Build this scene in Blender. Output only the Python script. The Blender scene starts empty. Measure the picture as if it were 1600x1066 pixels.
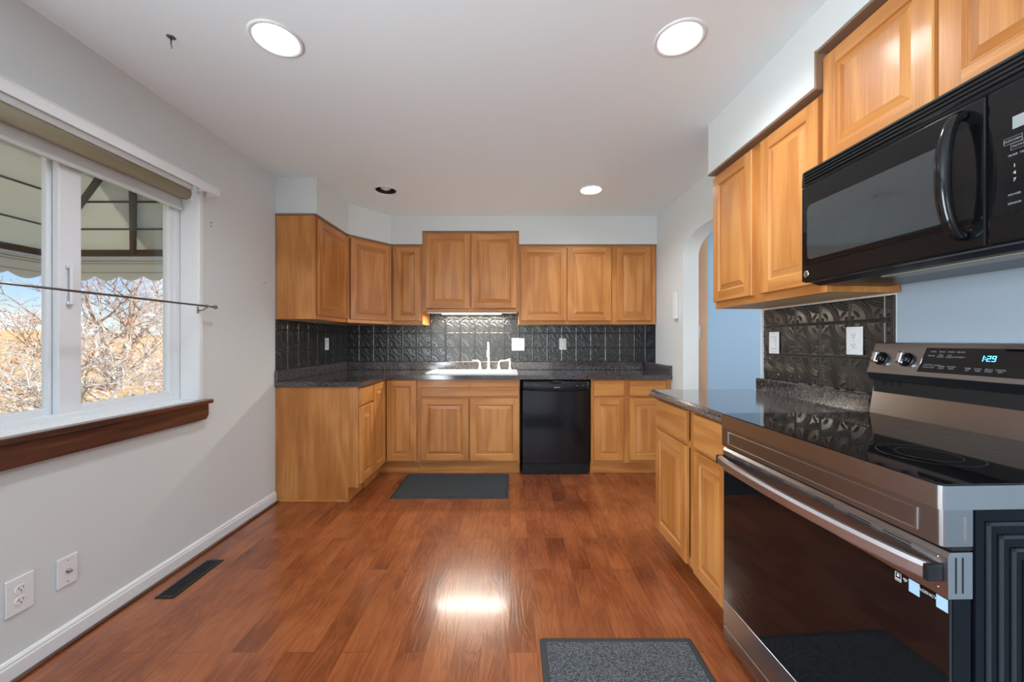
import bpy, bmesh, math, random
import numpy as np
from mathutils import Vector, Matrix
R = math.radians
PI = math.pi
C = bpy.context.scene.collection
S = bpy.context.scene

# ------------------------------------------------------------------ camera, world, lights, exposure
CAMZ = 1.207
cam_d = bpy.data.cameras.new('camera'); cam = bpy.data.objects.new('camera', cam_d); C.objects.link(cam)
cam.location = (0, 0, CAMZ); cam.rotation_euler = (R(90), 0, 0)
cam_d.sensor_width = 36; cam_d.lens = 13.5; cam_d.clip_start = .02; cam_d.clip_end = 300
S.camera = cam
S.view_settings.view_transform = 'Standard'; S.view_settings.look = 'None'
S.view_settings.gamma = 1; S.view_settings.use_curve_mapping = False
S.view_settings.exposure = 0.25

w = bpy.data.worlds.new('sky'); S.world = w; w.use_nodes = True
nt = w.node_tree; nt.nodes.clear()
wo = nt.nodes.new('ShaderNodeOutputWorld'); bg = nt.nodes.new('ShaderNodeBackground')
sk = nt.nodes.new('ShaderNodeTexSky'); sk.sky_type = 'NISHITA'; sk.sun_disc = False
sk.sun_elevation = R(38); sk.sun_rotation = R(200); sk.air_density = 1.0; sk.dust_density = .1; sk.ozone_density = 3.0
tc = nt.nodes.new('ShaderNodeTexCoord'); cl = nt.nodes.new('ShaderNodeTexNoise'); cl.inputs['Scale'].default_value = 3.2
cl.inputs['Detail'].default_value = 5
mp = nt.nodes.new('ShaderNodeMapping'); mp.inputs['Scale'].default_value = (1, 1, 2.6)
cr = nt.nodes.new('ShaderNodeValToRGB'); cr.color_ramp.elements[0].position = .5; cr.color_ramp.elements[1].position = .68
mx = nt.nodes.new('ShaderNodeMixRGB'); mx.inputs[2].default_value = (6.2, 6.3, 6.5, 1)
nt.links.new(tc.outputs['Generated'], mp.inputs[0]); nt.links.new(mp.outputs[0], cl.inputs[0])
nt.links.new(cl.outputs[0], cr.inputs[0]); nt.links.new(cr.outputs[0], mx.inputs[0]); nt.links.new(sk.outputs[0], mx.inputs[1])
tn = nt.nodes.new('ShaderNodeMixRGB'); tn.blend_type = 'MULTIPLY'; tn.inputs[0].default_value = 1; tn.inputs[2].default_value = (.86, .92, 1.12, 1)
nt.links.new(sk.outputs[0], tn.inputs[1]); nt.links.new(tn.outputs[0], mx.inputs[1]); nt.links.new(mx.outputs[0], bg.inputs[0]); bg.inputs[1].default_value = .15
nt.links.new(bg.outputs[0], wo.inputs[0])

def lamp(kind, name, loc, rot, energy, color=(1, 1, 1), **kw):
    d = bpy.data.lights.new(name, kind); d.energy = energy; d.color = color
    for k, v in kw.items(): setattr(d, k, v)
    o = bpy.data.objects.new(name, d); C.objects.link(o); o.location = loc; o.rotation_euler = rot
    return o
SUN = lamp('SUN', 'sun', (3, -4, 9), Vector((-.75, .10, -.66)).to_track_quat('-Z', 'Y').to_euler(), 5.5, (1, .95, .86), angle=R(.6))
# added fill lamp in an unseen doorway put in the rear wall for it
REAR_FILL = lamp('AREA', 'rear_fill', (0.0, -5.03, 1.25), (R(105), 0, 0), 22, (.80, .92, 1), shape='RECTANGLE', size=2.6, size_y=2.0)
# added daylight fill at an unseen window-wall opening, tilted up to brighten the ceiling
LEFT_FILL = lamp('AREA', 'left_day_fill', (-1.84, -1.05, 1.1), (0, R(-118), 0), 150, (.80, .92, 1), shape='RECTANGLE', size=1.9, size_y=1.5)
CAN_E = 8

# ------------------------------------------------------------------ dimensions
XL = -1.779; YB = 4.112; YF = -5.0; H = 2.442
def XR(y): return 1.50 - .0176 * y
RW = R(-89)                      # direction of the right-hand run

# ------------------------------------------------------------------ node helpers
def mat(name, col=(.8, .8, .8), rough=.5, metal=0, coat=0, spec=None, emit=None, estr=1, alpha=1, trans=0, ior=None):
    m = bpy.data.materials.new(name); m.use_nodes = True
    b = m.node_tree.nodes['Principled BSDF']
    b.inputs['Base Color'].default_value = (*col, 1); b.inputs['Roughness'].default_value = rough
    b.inputs['Metallic'].default_value = metal; b.inputs['Coat Weight'].default_value = coat
    b.inputs['Coat Roughness'].default_value = .12
    if spec is not None: b.inputs['Specular IOR Level'].default_value = spec
    if emit: b.inputs['Emission Color'].default_value = (*emit, 1); b.inputs['Emission Strength'].default_value = estr
    if trans: b.inputs['Transmission Weight'].default_value = trans
    if ior: b.inputs['IOR'].default_value = ior
    return m
def N(m, t, **kw):
    n = m.node_tree.nodes.new(t)
    for k, v in kw.items():
        if k in n.inputs: n.inputs[k].default_value = v
        else: setattr(n, k, v)
    return n
def L(m, a, b): m.node_tree.links.new(a, b)
def BS(m): return m.node_tree.nodes['Principled BSDF']
def ramp(m, stops):
    r = N(m, 'ShaderNodeValToRGB'); e = r.color_ramp.elements
    e[0].position = stops[0][0]; e[0].color = (*stops[0][1], 1)
    e[1].position = stops[-1][0]; e[1].color = (*stops[-1][1], 1)
    for p, c in stops[1:-1]:
        q = e.new(p); q.color = (*c, 1)
    return r
def noise_bump(m, scale, strength, dist=.002, detail=3):
    tc = N(m, 'ShaderNodeTexCoord'); n = N(m, 'ShaderNodeTexNoise', Scale=scale, Detail=detail)
    b = N(m, 'ShaderNodeBump', Strength=strength, Distance=dist)
    L(m, tc.outputs['Object'], n.inputs[0]); L(m, n.outputs[0], b.inputs['Height']); L(m, b.outputs[0], BS(m).inputs['Normal'])

# oak with the grain along z (or x)
def oak(name, horiz=False, knots=False):
    m = mat(name, rough=.42, coat=.15)
    tc = N(m, 'ShaderNodeTexCoord'); oi = N(m, 'ShaderNodeObjectInfo')
    ad = N(m, 'ShaderNodeVectorMath', operation='ADD'); sc = N(m, 'ShaderNodeVectorMath', operation='SCALE')
    cmb = N(m, 'ShaderNodeCombineXYZ')
    for i in range(3): L(m, oi.outputs['Random'], cmb.inputs[i])
    L(m, cmb.outputs[0], sc.inputs[0]); sc.inputs['Scale'].default_value = 17.3
    L(m, tc.outputs['Object'], ad.inputs[0]); L(m, sc.outputs[0], ad.inputs[1])
    mp = N(m, 'ShaderNodeMapping'); mp.inputs['Scale'].default_value = (1, 6, 9) if horiz else (9, 6, 1)
    L(m, ad.outputs[0], mp.inputs[0])
    n1 = N(m, 'ShaderNodeTexNoise', Scale=.9, Detail=1.5); L(m, mp.outputs[0], n1.inputs[0])
    mul = N(m, 'ShaderNodeMath', operation='MULTIPLY'); mul.inputs[1].default_value = 26; L(m, n1.outputs[0], mul.inputs[0])
    sn = N(m, 'ShaderNodeMath', operation='SINE'); L(m, mul.outputs[0], sn.inputs[0])
    mp2 = N(m, 'ShaderNodeMapping'); mp2.inputs['Scale'].default_value = (5, 60, 260) if horiz else (260, 60, 5)
    L(m, ad.outputs[0], mp2.inputs[0])
    n2 = N(m, 'ShaderNodeTexNoise', Scale=1, Detail=2); L(m, mp2.outputs[0], n2.inputs[0])
    n3 = N(m, 'ShaderNodeTexNoise', Scale=2.2, Detail=2); L(m, ad.outputs[0], n3.inputs[0])
    a1 = N(m, 'ShaderNodeMath', operation='MULTIPLY_ADD'); a1.inputs[1].default_value = .12; L(m, sn.outputs[0], a1.inputs[0])
    n2s = N(m, 'ShaderNodeMath', operation='MULTIPLY_ADD'); n2s.inputs[1].default_value = .45; n2s.inputs[2].default_value = .27; L(m, n2.outputs[0], n2s.inputs[0]); L(m, n2s.outputs[0], a1.inputs[2])
    a2 = N(m, 'ShaderNodeMath', operation='MULTIPLY_ADD'); a2.inputs[1].default_value = .5; L(m, n3.outputs[0], a2.inputs[0]); L(m, a1.outputs[0], a2.inputs[2])
    a3 = N(m, 'ShaderNodeMath', operation='MULTIPLY_ADD'); a3.inputs[1].default_value = .12; L(m, oi.outputs['Random'], a3.inputs[0]); L(m, a2.outputs[0], a3.inputs[2])
    r = ramp(m, [(.35, (.29, .098, .018)), (.72, (.475, .180, .040)), (1.0, (.61, .268, .073))])
    L(m, a3.outputs[0], r.inputs[0]); L(m, r.outputs[0], BS(m).inputs['Base Color'])
    b = N(m, 'ShaderNodeBump', Strength=.12, Distance=.001); L(m, n2.outputs[0], b.inputs['Height']); L(m, b.outputs[0], BS(m).inputs['Normal'])
    return m
OAKV = oak('oak_upright_grain'); OAKH = oak('oak_level_grain', True)
BIRCH = mat('pale_cabinet_underside', (.56, .42, .23), .6)
CROWN = mat('brown_edge_strip', (.24, .15, .10), .45)

WALL = mat('wall_paint_grey', (.68, .71, .70), .62, spec=.3); noise_bump(WALL, 160, .06, .001)
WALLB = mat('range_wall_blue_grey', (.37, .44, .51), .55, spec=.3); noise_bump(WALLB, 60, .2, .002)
CEIL = mat('ceiling_white', (.85, .91, .935), .75, spec=.2); noise_bump(CEIL, 120, .08, .001)
TRIM = mat('trim_white', (.80, .81, .81), .35)
VINYL = mat('window_vinyl_white', (.78, .80, .82), .3)
PLATE = mat('plate_white_plastic', (.80, .80, .80), .3)
DARK = mat('slot_dark', (.01, .01, .01), .6)
BLUE = mat('blue_wall_paint', (.30, .45, .60), .6)
PEACH = mat('peach_wall_paint', (.80, .56, .40), .6)
BLACK = mat('black_gloss_enamel', (.006, .007, .008), .12, spec=.45)
BLACKM = mat('black_satin', (.010, .011, .013), .3, spec=.35)
BGLASS = mat('black_glass', (.004, .004, .005), .04, spec=.6)
SIDEB = mat('range_side_enamel', (.002, .003, .006), .2, spec=.15)
RIB = mat('range_side_rib', (.02, .025, .03), .35, spec=.4)
MWGLASS = mat('microwave_door_glass', (.035, .042, .045), .05, coat=.6, spec=.8)
STEEL = mat('brushed_steel', (.42, .425, .43), .28, metal=1)
STEELD = mat('brushed_steel_front', (.33, .335, .34), .3, metal=1)
CHROME = mat('polished_metal', (.75, .75, .76), .12, metal=1)
NICKEL = mat('dull_nickel', (.25, .25, .25), .3, metal=1)
for M_ in (STEEL, STEELD):
    tc_ = N(M_, 'ShaderNodeTexCoord'); mp_ = N(M_, 'ShaderNodeMapping'); mp_.inputs['Scale'].default_value = (3, 500, 500)
    n_ = N(M_, 'ShaderNodeTexNoise', Scale=1, Detail=2); L(M_, tc_.outputs['Object'], mp_.inputs[0]); L(M_, mp_.outputs[0], n_.inputs[0])
    b_ = N(M_, 'ShaderNodeBump', Strength=.08, Distance=.0005); L(M_, n_.outputs[0], b_.inputs['Height']); L(M_, b_.outputs[0], BS(M_).inputs['Normal'])
PORC = mat('white_porcelain', (.86, .87, .86), .12, coat=.5)
WHITEP = mat('white_faucet_enamel', (.85, .84, .78), .15, coat=.5)
PRINT = mat('white_print', (.55, .57, .58), .5)
PRINTD = mat('grey_print', (.28, .30, .31), .5)
LED = mat('blue_led_digits', (.02, .1, .3), .5, emit=(.05, .45, 1), estr=6)
DISP = mat('display_window', (.30, .33, .34), .2)
STICK = mat('pale_blue_sticker', (.36, .54, .70), .4)
BULB = mat('lit_bulb', (1, 1, 1), .4, emit=(1, .97, .92), estr=14)
BULBOFF = mat('unlit_frosted_bulb', (.75, .75, .73), .3)
TUBE = mat('lit_tube', (1, 1, 1), .4, emit=(1, .93, .75), estr=3.5)
CANW = mat('can_white_inside', (.85, .85, .85), .35)
CANB = mat('can_black_baffle', (.02, .02, .02), .5)
BLINDT = mat('olive_blind_cloth', (.42, .39, .27), .6)
BLINDW = mat('pale_blind_hem', (.62, .64, .62), .5)
PEWTER = mat('embossed_pewter_panel', (.075, .074, .072), .24, metal=.75, coat=.3)

# mahogany sill
SILL = mat('stained_sill', rough=.3, coat=.4)
tc = N(SILL, 'ShaderNodeTexCoord'); mp = N(SILL, 'ShaderNodeMapping'); mp.inputs['Scale'].default_value = (30, 2.5, 30)
n = N(SILL, 'ShaderNodeTexNoise', Scale=1, Detail=4); L(SILL, tc.outputs['Object'], mp.inputs[0]); L(SILL, mp.outputs[0], n.inputs[0])
r = ramp(SILL, [(.35, (.045, .014, .009)), (.7, (.15, .050, .026))]); L(SILL, n.outputs[0], r.inputs[0]); L(SILL, r.outputs[0], BS(SILL).inputs['Base Color'])

# speckled laminate
LAM = mat('dark_speckled_laminate', rough=.10, coat=.7)
tc = N(LAM, 'ShaderNodeTexCoord'); n = N(LAM, 'ShaderNodeTexNoise', Scale=95, Detail=4, Roughness=.7)
L(LAM, tc.outputs['Object'], n.inputs[0])
r = ramp(LAM, [(.36, (.022, .018, .019)), (.52, (.065, .052, .052)), (.68, (.19, .155, .15))]); L(LAM, n.outputs[0], r.inputs[0]); L(LAM, r.outputs[0], BS(LAM).inputs['Base Color'])

# laminate plank floor
FLOOR = mat('cherry_plank_floor', rough=.24, coat=.35)
m = FLOOR
tc = N(m, 'ShaderNodeTexCoord'); mp = N(m, 'ShaderNodeMapping'); mp.inputs['Rotation'].default_value = (0, 0, R(90)); mp.inputs['Location'].default_value = (.31, .012, 0)
br = N(m, 'ShaderNodeTexBrick', Scale=1, offset=.37)
br.inputs['Brick Width'].default_value = .86; br.inputs['Row Height'].default_value = .108; br.inputs['Mortar Size'].default_value = .0011
br.inputs['Mortar Smooth'].default_value = .2
br.inputs['Color1'].default_value = (0, 0, 0, 1); br.inputs['Color2'].default_value = (1, 1, 1, 1); br.inputs['Mortar'].default_value = (.5, .5, .5, 1)
L(m, tc.outputs['Object'], mp.inputs[0]); L(m, mp.outputs[0], br.inputs[0])
off = N(m, 'ShaderNodeVectorMath', operation='MULTIPLY_ADD'); off.inputs[1].default_value = (7.3, 11.9, 3.1)
L(m, br.outputs['Color'], off.inputs[0]); L(m, mp.outputs[0], off.inputs[2])
mp2 = N(m, 'ShaderNodeMapping'); mp2.inputs['Scale'].default_value = (2.2, 13, 1); L(m, off.outputs[0], mp2.inputs[0])
n1 = N(m, 'ShaderNodeTexNoise', Scale=1.25, Detail=3, Distortion=1.0); L(m, mp2.outputs[0], n1.inputs[0])
mu = N(m, 'ShaderNodeMath', operation='MULTIPLY'); mu.inputs[1].default_value = 34; L(m, n1.outputs[0], mu.inputs[0])
sn = N(m, 'ShaderNodeMath', operation='SINE'); L(m, mu.outputs[0], sn.inputs[0])
n2 = N(m, 'ShaderNodeTexNoise', Scale=2.3, Detail=4); L(m, off.outputs[0], n2.inputs[0])
s1 = N(m, 'ShaderNodeMath', operation='MULTIPLY_ADD'); s1.inputs[1].default_value = .06; L(m, sn.outputs[0], s1.inputs[0]); L(m, n2.outputs[0], s1.inputs[2])
bw = N(m, 'ShaderNodeMath', operation='MULTIPLY_ADD'); bw.inputs[1].default_value = .09; L(m, br.outputs['Color'], bw.inputs[0]); L(m, s1.outputs[0], bw.inputs[2])
r = ramp(m, [(.24, (.115, .027, .008)), (.54, (.26, .070, .022)), (.84, (.40, .128, .042))]); L(m, bw.outputs[0], r.inputs[0])
mo = N(m, 'ShaderNodeMixRGB', blend_type='MULTIPLY'); mo.inputs[2].default_value = (.60, .55, .53, 1)
L(m, br.outputs['Fac'], mo.inputs[0]); L(m, r.outputs[0], mo.inputs[1]); L(m, mo.outputs[0], BS(m).inputs['Base Color'])
b = N(m, 'ShaderNodeBump', Strength=.10, Distance=.002); L(m, sn.outputs[0], b.inputs['Height']); L(m, b.outputs[0], BS(m).inputs['Normal'])

def mat_cloth(name, c1, c2, scale):
    m = mat(name, rough=.9, spec=.1); tc = N(m, 'ShaderNodeTexCoord'); mp = N(m, 'ShaderNodeMapping'); mp.inputs['Scale'].default_value = (1, 2.4, 1)
    n = N(m, 'ShaderNodeTexNoise', Scale=scale, Detail=3); L(m, tc.outputs['Object'], mp.inputs[0]); L(m, mp.outputs[0], n.inputs[0])
    r = ramp(m, [(.38, c1), (.66, c2)]); L(m, n.outputs[0], r.inputs[0]); L(m, r.outputs[0], BS(m).inputs['Base Color'])
    b = N(m, 'ShaderNodeBump', Strength=.5, Distance=.003); L(m, n.outputs[0], b.inputs['Height']); L(m, b.outputs[0], BS(m).inputs['Normal']); return m
MATPILE = mat_cloth('charcoal_mat_pile', (.030, .034, .038), (.19, .20, .215), 150)
MATPLAIN = mat_cloth('slate_mat_pile', (.045, .053, .057), (.075, .085, .09), 120)
RUBBER = mat('dark_rubber', (.035, .038, .04), .7)
GRASS = mat_cloth('dry_grass', (.52, .33, .15), (.86, .64, .38), 3)
BARK = mat_cloth('pale_bark', (.42, .37, .33), (.88, .83, .78), 6)
BARKD = mat_cloth('brown_bark', (.22, .15, .10), (.62, .50, .41), 6)
LEAF = mat('dry_leaf', (.62, .36, .22), .8)
AWN = mat('awning_cloth', (.64, .70, .64), .8); AWNW = mat('awning_valance_cloth', (.74, .84, .86), .8)
for M_ in (AWN, AWNW):
    o_ = M_.node_tree.nodes['Material Output']; tl_ = N(M_, 'ShaderNodeBsdfTranslucent'); tl_.inputs[0].default_value = (.86, .84, .72, 1)
    ms_ = N(M_, 'ShaderNodeMixShader'); ms_.inputs[0].default_value = .42
    L(M_, BS(M_).outputs[0], ms_.inputs[1]); L(M_, tl_.outputs[0], ms_.inputs[2]); L(M_, ms_.outputs[0], o_.inputs[0])
STRIPE = mat('valance_stripe', (.22, .25, .24), .7)
SEAM = mat('awning_seam', (.045, .048, .045), .7)

GLASS = bpy.data.materials.new('clear_window_glass'); GLASS.use_nodes = True
t_ = GLASS.node_tree; t_.nodes.clear()
o_ = t_.nodes.new('ShaderNodeOutputMaterial'); tr_ = t_.nodes.new('ShaderNodeBsdfTransparent'); gl_ = t_.nodes.new('ShaderNodeBsdfGlossy')
gl_.inputs['Roughness'].default_value = .02; tr_.inputs[0].default_value = (.97, .98, .98, 1)
mx_ = t_.nodes.new('ShaderNodeMixShader'); mx_.inputs[0].default_value = .05
t_.links.new(tr_.outputs[0], mx_.inputs[1]); t_.links.new(gl_.outputs[0], mx_.inputs[2]); t_.links.new(mx_.outputs[0], o_.inputs[0])

# ------------------------------------------------------------------ mesh helpers
def box(bm, x0, x1, y0, y1, z0, z1, bev=0, seg=2, mi=0):
    r = bmesh.ops.create_cube(bm, size=1)
    for v in r['verts']:
        v.co = Vector(((x0+x1)/2 + v.co.x*(x1-x0), (y0+y1)/2 + v.co.y*(y1-y0), (z0+z1)/2 + v.co.z*(z1-z0)))
    fs = set(f for v in r['verts'] for f in v.link_faces)
    for f in fs: f.material_index = mi
    if bev:
        es = list(set(e for v in r['verts'] for e in v.link_edges))
        q = bmesh.ops.bevel(bm, geom=es, offset=bev, segments=seg, profile=.5, affect='EDGES')
        for f in q['faces']: f.material_index = mi
def tube(bm, pts, rad, n=10, cap=True, sq=1.0):
    """tube through pts; rad scalar or list"""
    pts = [Vector(p) for p in pts]; rings = []
    up = None
    for i, p in enumerate(pts):
        d = (pts[min(i+1, len(pts)-1)] - pts[max(i-1, 0)]).normalized()
        if up is None:
            a = d.orthogonal().normalized()
        else:
            a = (up - d*up.dot(d)).normalized()
        up = a; b_ = d.cross(a)
        r_ = rad[i] if isinstance(rad, (list, tuple)) else rad
        rings.append([bm.verts.new(p + a*math.cos(2*PI*k/n)*r_ + b_*math.sin(2*PI*k/n)*r_*sq) for k in range(n)])
    for A, B in zip(rings, rings[1:]):
        for k in range(n):
            f = bm.faces.new((A[k], A[(k+1) % n], B[(k+1) % n], B[k])); f.smooth = True
    if cap:
        bm.faces.new(rings[0][::-1]); bm.faces.new(rings[-1])
def lathe(bm, prof, c=(0, 0, 0), axis='z', n=32, smooth=True, mis=None, cap=True):
    """prof: list of (r, h)"""
    rings = []
    for r_, h in prof:
        ring = []
        for k in range(n):
            a = 2*PI*k/n; u, v = r_*math.cos(a), r_*math.sin(a)
            p = {'z': (u, v, h), 'y': (u, -h, v), 'x': (h, u, v)}[axis]
            ring.append(bm.verts.new((c[0]+p[0], c[1]+p[1], c[2]+p[2])))
        rings.append(ring)
    for i, (A, B) in enumerate(zip(rings, rings[1:])):
        for k in range(n):
            f = bm.faces.new((A[k], A[(k+1) % n], B[(k+1) % n], B[k])); f.smooth = smooth
            if mis: f.material_index = mis[i]
    if cap and prof[0][0] > 1e-5: bm.faces.new(rings[0][::-1])
    if cap and prof[-1][0] > 1e-5: bm.faces.new(rings[-1])
def prism(bm, poly, z0, z1, mi=0):
    a = [bm.verts.new((x, y, z0)) for x, y in poly]; b_ = [bm.verts.new((x, y, z1)) for x, y in poly]
    fs = [bm.faces.new(a[::-1]), bm.faces.new(b_)]
    for i in range(len(poly)):
        j = (i+1) % len(poly); fs.append(bm.faces.new((a[i], a[j], b_[j], b_[i])))
    for f in fs: f.material_index = mi
def extr(bm, prof, x0, x1, mi=0):
    """profile in (y,z) extruded along x"""
    a = [bm.verts.new((x0, y, z)) for y, z in prof]; b_ = [bm.verts.new((x1, y, z)) for y, z in prof]
    fs = [bm.faces.new(a[::-1]), bm.faces.new(b_)]
    for i in range(len(prof)):
        j = (i+1) % len(prof); fs.append(bm.faces.new((a[i], a[j], b_[j], b_[i])))
    for f in fs: f.material_index = mi
def obj(name, bm, m, parent=None, loc=None, rz=None, fix=True):
    if fix:
        bmesh.ops.remove_doubles(bm, verts=bm.verts, dist=1e-6)
        bmesh.ops.recalc_face_normals(bm, faces=bm.faces)
    me = bpy.data.meshes.new(name); bm.to_mesh(me); bm.free()
    for q in (m if isinstance(m, (list, tuple)) else [m]): me.materials.append(q)
    o = bpy.data.objects.new(name, me); C.objects.link(o)
    if parent: o.parent = parent
    if loc: o.location = loc
    if rz is not None: o.rotation_euler = (0, 0, rz)
    return o
def nb(): return bmesh.new()
def thing(name, label, cat, loc=(0, 0, 0), rz=0, group=None):
    o = bpy.data.objects.new(name, None); C.objects.link(o); o.location = loc; o.rotation_euler = (0, 0, rz)
    o.empty_display_size = .1
    return tag(o, label, cat, group)
def tag(o, label, cat, group=None, kind=None):
    o['label'] = label; o['category'] = cat
    if group: o['group'] = group
    if kind: o['kind'] = kind
    return o
def struct(o, label=None):
    o['kind'] = 'structure'
    if label: o['label'] = label
    return o
def bx(name, m, parent, *a, **k):
    bm = nb(); box(bm, *a, **k); return obj(name, bm, m, parent)
def text_mesh(name, s, size, m, parent, loc, rot=(R(90), 0, 0), ext=.0002, align='CENTER', sx=1, shear=0):
    cu = bpy.data.curves.new(name, 'FONT'); cu.body = s; cu.size = size; cu.extrude = ext; cu.align_x = align; cu.align_y = 'CENTER'; cu.shear = shear
    cu.resolution_u = 3
    t = bpy.data.objects.new('tmp', cu); C.objects.link(t)
    bpy.context.view_layer.update()
    me = bpy.data.meshes.new_from_object(t.evaluated_get(bpy.context.evaluated_depsgraph_get()))
    bpy.data.objects.remove(t)
    me.materials.clear(); me.materials.append(m)
    o = bpy.data.objects.new(name, me); C.objects.link(o); o.parent = parent; o.location = loc; o.rotation_euler = rot; o.scale = (sx, 1, 1)
    return o

# ------------------------------------------------------------------ room shell
bm = nb(); box(bm, XL-.2, 4.6, YF-.2, 5.2, -.06, 0)
struct(obj('floor', bm, FLOOR))
def can_xy(x, y): return (x, y)
CANS = [(-.965, 1.572), (.683, 1.566), (-1.035, 3.15), (.646, 3.14)]
# ceiling with four round holes
bm = nb()
RH = .088
def ceil_patch(bm, cx, cy, hs, z):
    n = 40; sq = []; ci = []
    for k in range(n):
        a = 2*PI*k/n; c_, s_ = math.cos(a), math.sin(a); q = hs/max(abs(c_), abs(s_))
        sq.append(bm.verts.new((cx+c_*q, cy+s_*q, z))); ci.append(bm.verts.new((cx+c_*RH, cy+s_*RH, z)))
    for k in range(n):
        bm.faces.new((sq[k], sq[(k+1) % n], ci[(k+1) % n], ci[k]))
hs = .12
for cx, cy in CANS: ceil_patch(bm, cx, cy, hs, H)
xs = [XL-.2] ; ys = [YF-.2]
def rect(x0, x1, y0, y1):
    bm.faces.new([bm.verts.new(p) for p in ((x0, y0, H), (x1, y0, H), (x1, y1, H), (x0, y1, H))])
# rows: split along y by the four patches (paired rows)
def row(y0, y1, holes):
    x = XL-.2
    for (cx, a, b_) in sorted(holes):
        rect(x, cx-hs, y0, y1)
        rect(cx-hs, cx+hs, y0, a); rect(cx-hs, cx+hs, b_, y1); x = cx+hs
    rect(x, 4.6, y0, y1)
row(YF-.2, 2.4, [(c[0], c[1]-hs, c[1]+hs) for c in CANS[:2]])
row(2.4, 5.2, [(c[0], c[1]-hs, c[1]+hs) for c in CANS[2:]])
# slab above, with room for the lamp housings
box(bm, XL-.2, 4.6, YF-.2, 5.2, H+.22, H+.25)
struct(obj('ceiling', bm, CEIL, fix=False))
WY0, WY1, WZ0, WZ1 = 1.03, 2.179, .86, 2.09
bm = nb()
T = .17
box(bm, XL-T, XL, YF, -1.85, 0, H+.2); box(bm, XL-T, XL, -.25, WY0, 0, H+.2); box(bm, XL-T, XL, -1.85, -.25, 2.2, H+.2); box(bm, XL-T, XL, WY1, YB+.15, 0, H+.2)
box(bm, XL-T, XL, WY0, WY1, 0, WZ0); box(bm, XL-T, XL, WY0, WY1, WZ1, H+.2)
struct(obj('wall_left', bm, WALL))
bm = nb(); box(bm, XL-T, XR(YB)+.13, YB, YB+.15, 0, H+.2); struct(obj('wall_back', bm, WALL))
# right wall with the arched doorway
AY0, AY1, AZ, AB, AA = 2.235, 3.237, 2.09, .17, .34
bm = nb()
def wallseg(y0, y1, z0a, z0b, z1):
    x0, x1 = XR(y0), XR(y1); t = .13
    v = [bm.verts.new(p) for p in ((x0, y0, z0a), (x1, y1, z0b), (x1, y1, z1), (x0, y0, z1),
                                   (x0+t, y0, z0a), (x1+t, y1, z0b), (x1+t, y1, z1), (x0+t, y0, z1))]
    for q in ((0, 1, 2, 3), (7, 6, 5, 4), (0, 4, 5, 1), (3, 2, 6, 7)): bm.faces.new([v[i] for i in q])
    return v
v = wallseg(1.47, AY0, 0, 0, H+.2); bm.faces.new((v[1], v[5], v[6], v[2]))
v = wallseg(AY1, YB+.02, 0, 0, H+.2); bm.faces.new((v[0], v[3], v[7], v[4]))
def za(y):
    d = min(y-AY0, AY1-y)
    if d >= AA: return AZ
    return AZ-AB + AB*math.sqrt(max(0, 1-((AA-d)/AA)**2))
ysamp = [AY0 + AA*(1-math.cos(PI/2*k/10)) for k in range(11)] + [AY1 - AA*(1-math.cos(PI/2*k/10)) for k in range(10, -1, -1)]
for a, b_ in zip(ysamp, ysamp[1:]): wallseg(a, b_, za(a), za(b_), H+.2)
o = struct(obj('wall_right', bm, WALL))
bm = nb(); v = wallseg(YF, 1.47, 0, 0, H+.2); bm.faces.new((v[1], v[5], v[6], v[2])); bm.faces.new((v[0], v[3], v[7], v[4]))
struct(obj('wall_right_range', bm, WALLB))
# rear wall behind the camera, with a wide opening added for the fill lamp
bm = nb(); box(bm, XL-T, -1.35, YF-.15, YF, 0, H+.2); box(bm, 1.35, 1.72, YF-.15, YF, 0, H+.2); box(bm, -1.35, 1.35, YF-.15, YF, 2.3, H+.2)
struct(obj('wall_rear', bm, mat('rear_wall_dimmed_blue', (.16, .21, .29), .6)))  # dimness of the room behind put into the colour, to darken steel reflections
# hall behind the arch
bm = nb(); box(bm, 1.785, 4.5, 3.5, 3.70, 0, H+.2)
for f in bm.faces:
    if f.calc_center_median().x < 1.79: f.material_index = 1
struct(obj('wall_hall_blue', bm, [BLUE, PEACH]))
bm = nb(); box(bm, XR(YB)+.14, 4.5, 4.75, 4.87, 0, H+.2); struct(obj('wall_hall_far', bm, PEACH))
bm = nb(); box(bm, 4.38, 4.5, -.5, 4.87, 0, H+.2); box(bm, 1.65, 4.5, -.62, -.5, 0, H+.2); struct(obj('wall_hall_side', bm, WALL))
# baseboards
def baseboard(name, p0, p1, nrm):
    bm = nb(); d = Vector((p1[0]-p0[0], p1[1]-p0[1])); n_ = Vector(nrm)
    prof = [(0, 0), (.014, 0), (.014, .058), (.011, .064), (.011, .070), (.006, .078), (0, .08)]
    A = [bm.verts.new((p0[0]+n_.x*u, p0[1]+n_.y*u, z)) for u, z in prof]; B = [bm.verts.new((p1[0]+n_.x*u, p1[1]+n_.y*u, z)) for u, z in prof]
    for i in range(len(prof)):
        j = (i+1) % len(prof); bm.faces.new((A[i], A[j], B[j], B[i]))
    bm.faces.new(A); bm.faces.new(B[::-1])
    return struct(obj(name, bm, TRIM))
baseboard('baseboard_left', (XL, -.25), (XL, 2.88), (1, 0))
baseboard('baseboard_right', (XR(3.25), 3.25), (XR(3.45), 3.45), (-1, 0))
bm = nb(); box(bm, XL+.0145, XL+.034, -.25, 2.874, 0, .012, .004); struct(obj('trim_2', bm, SILL))
# thin white corner bead where the tile meets the arch
bm = nb(); box(bm, -.012, .012, -.006, .006, .93, 1.39); o = obj('trim_1', bm, TRIM, loc=(XR(AY0)-.002, AY0-.006, 0), rz=R(1)); struct(o)
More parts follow.
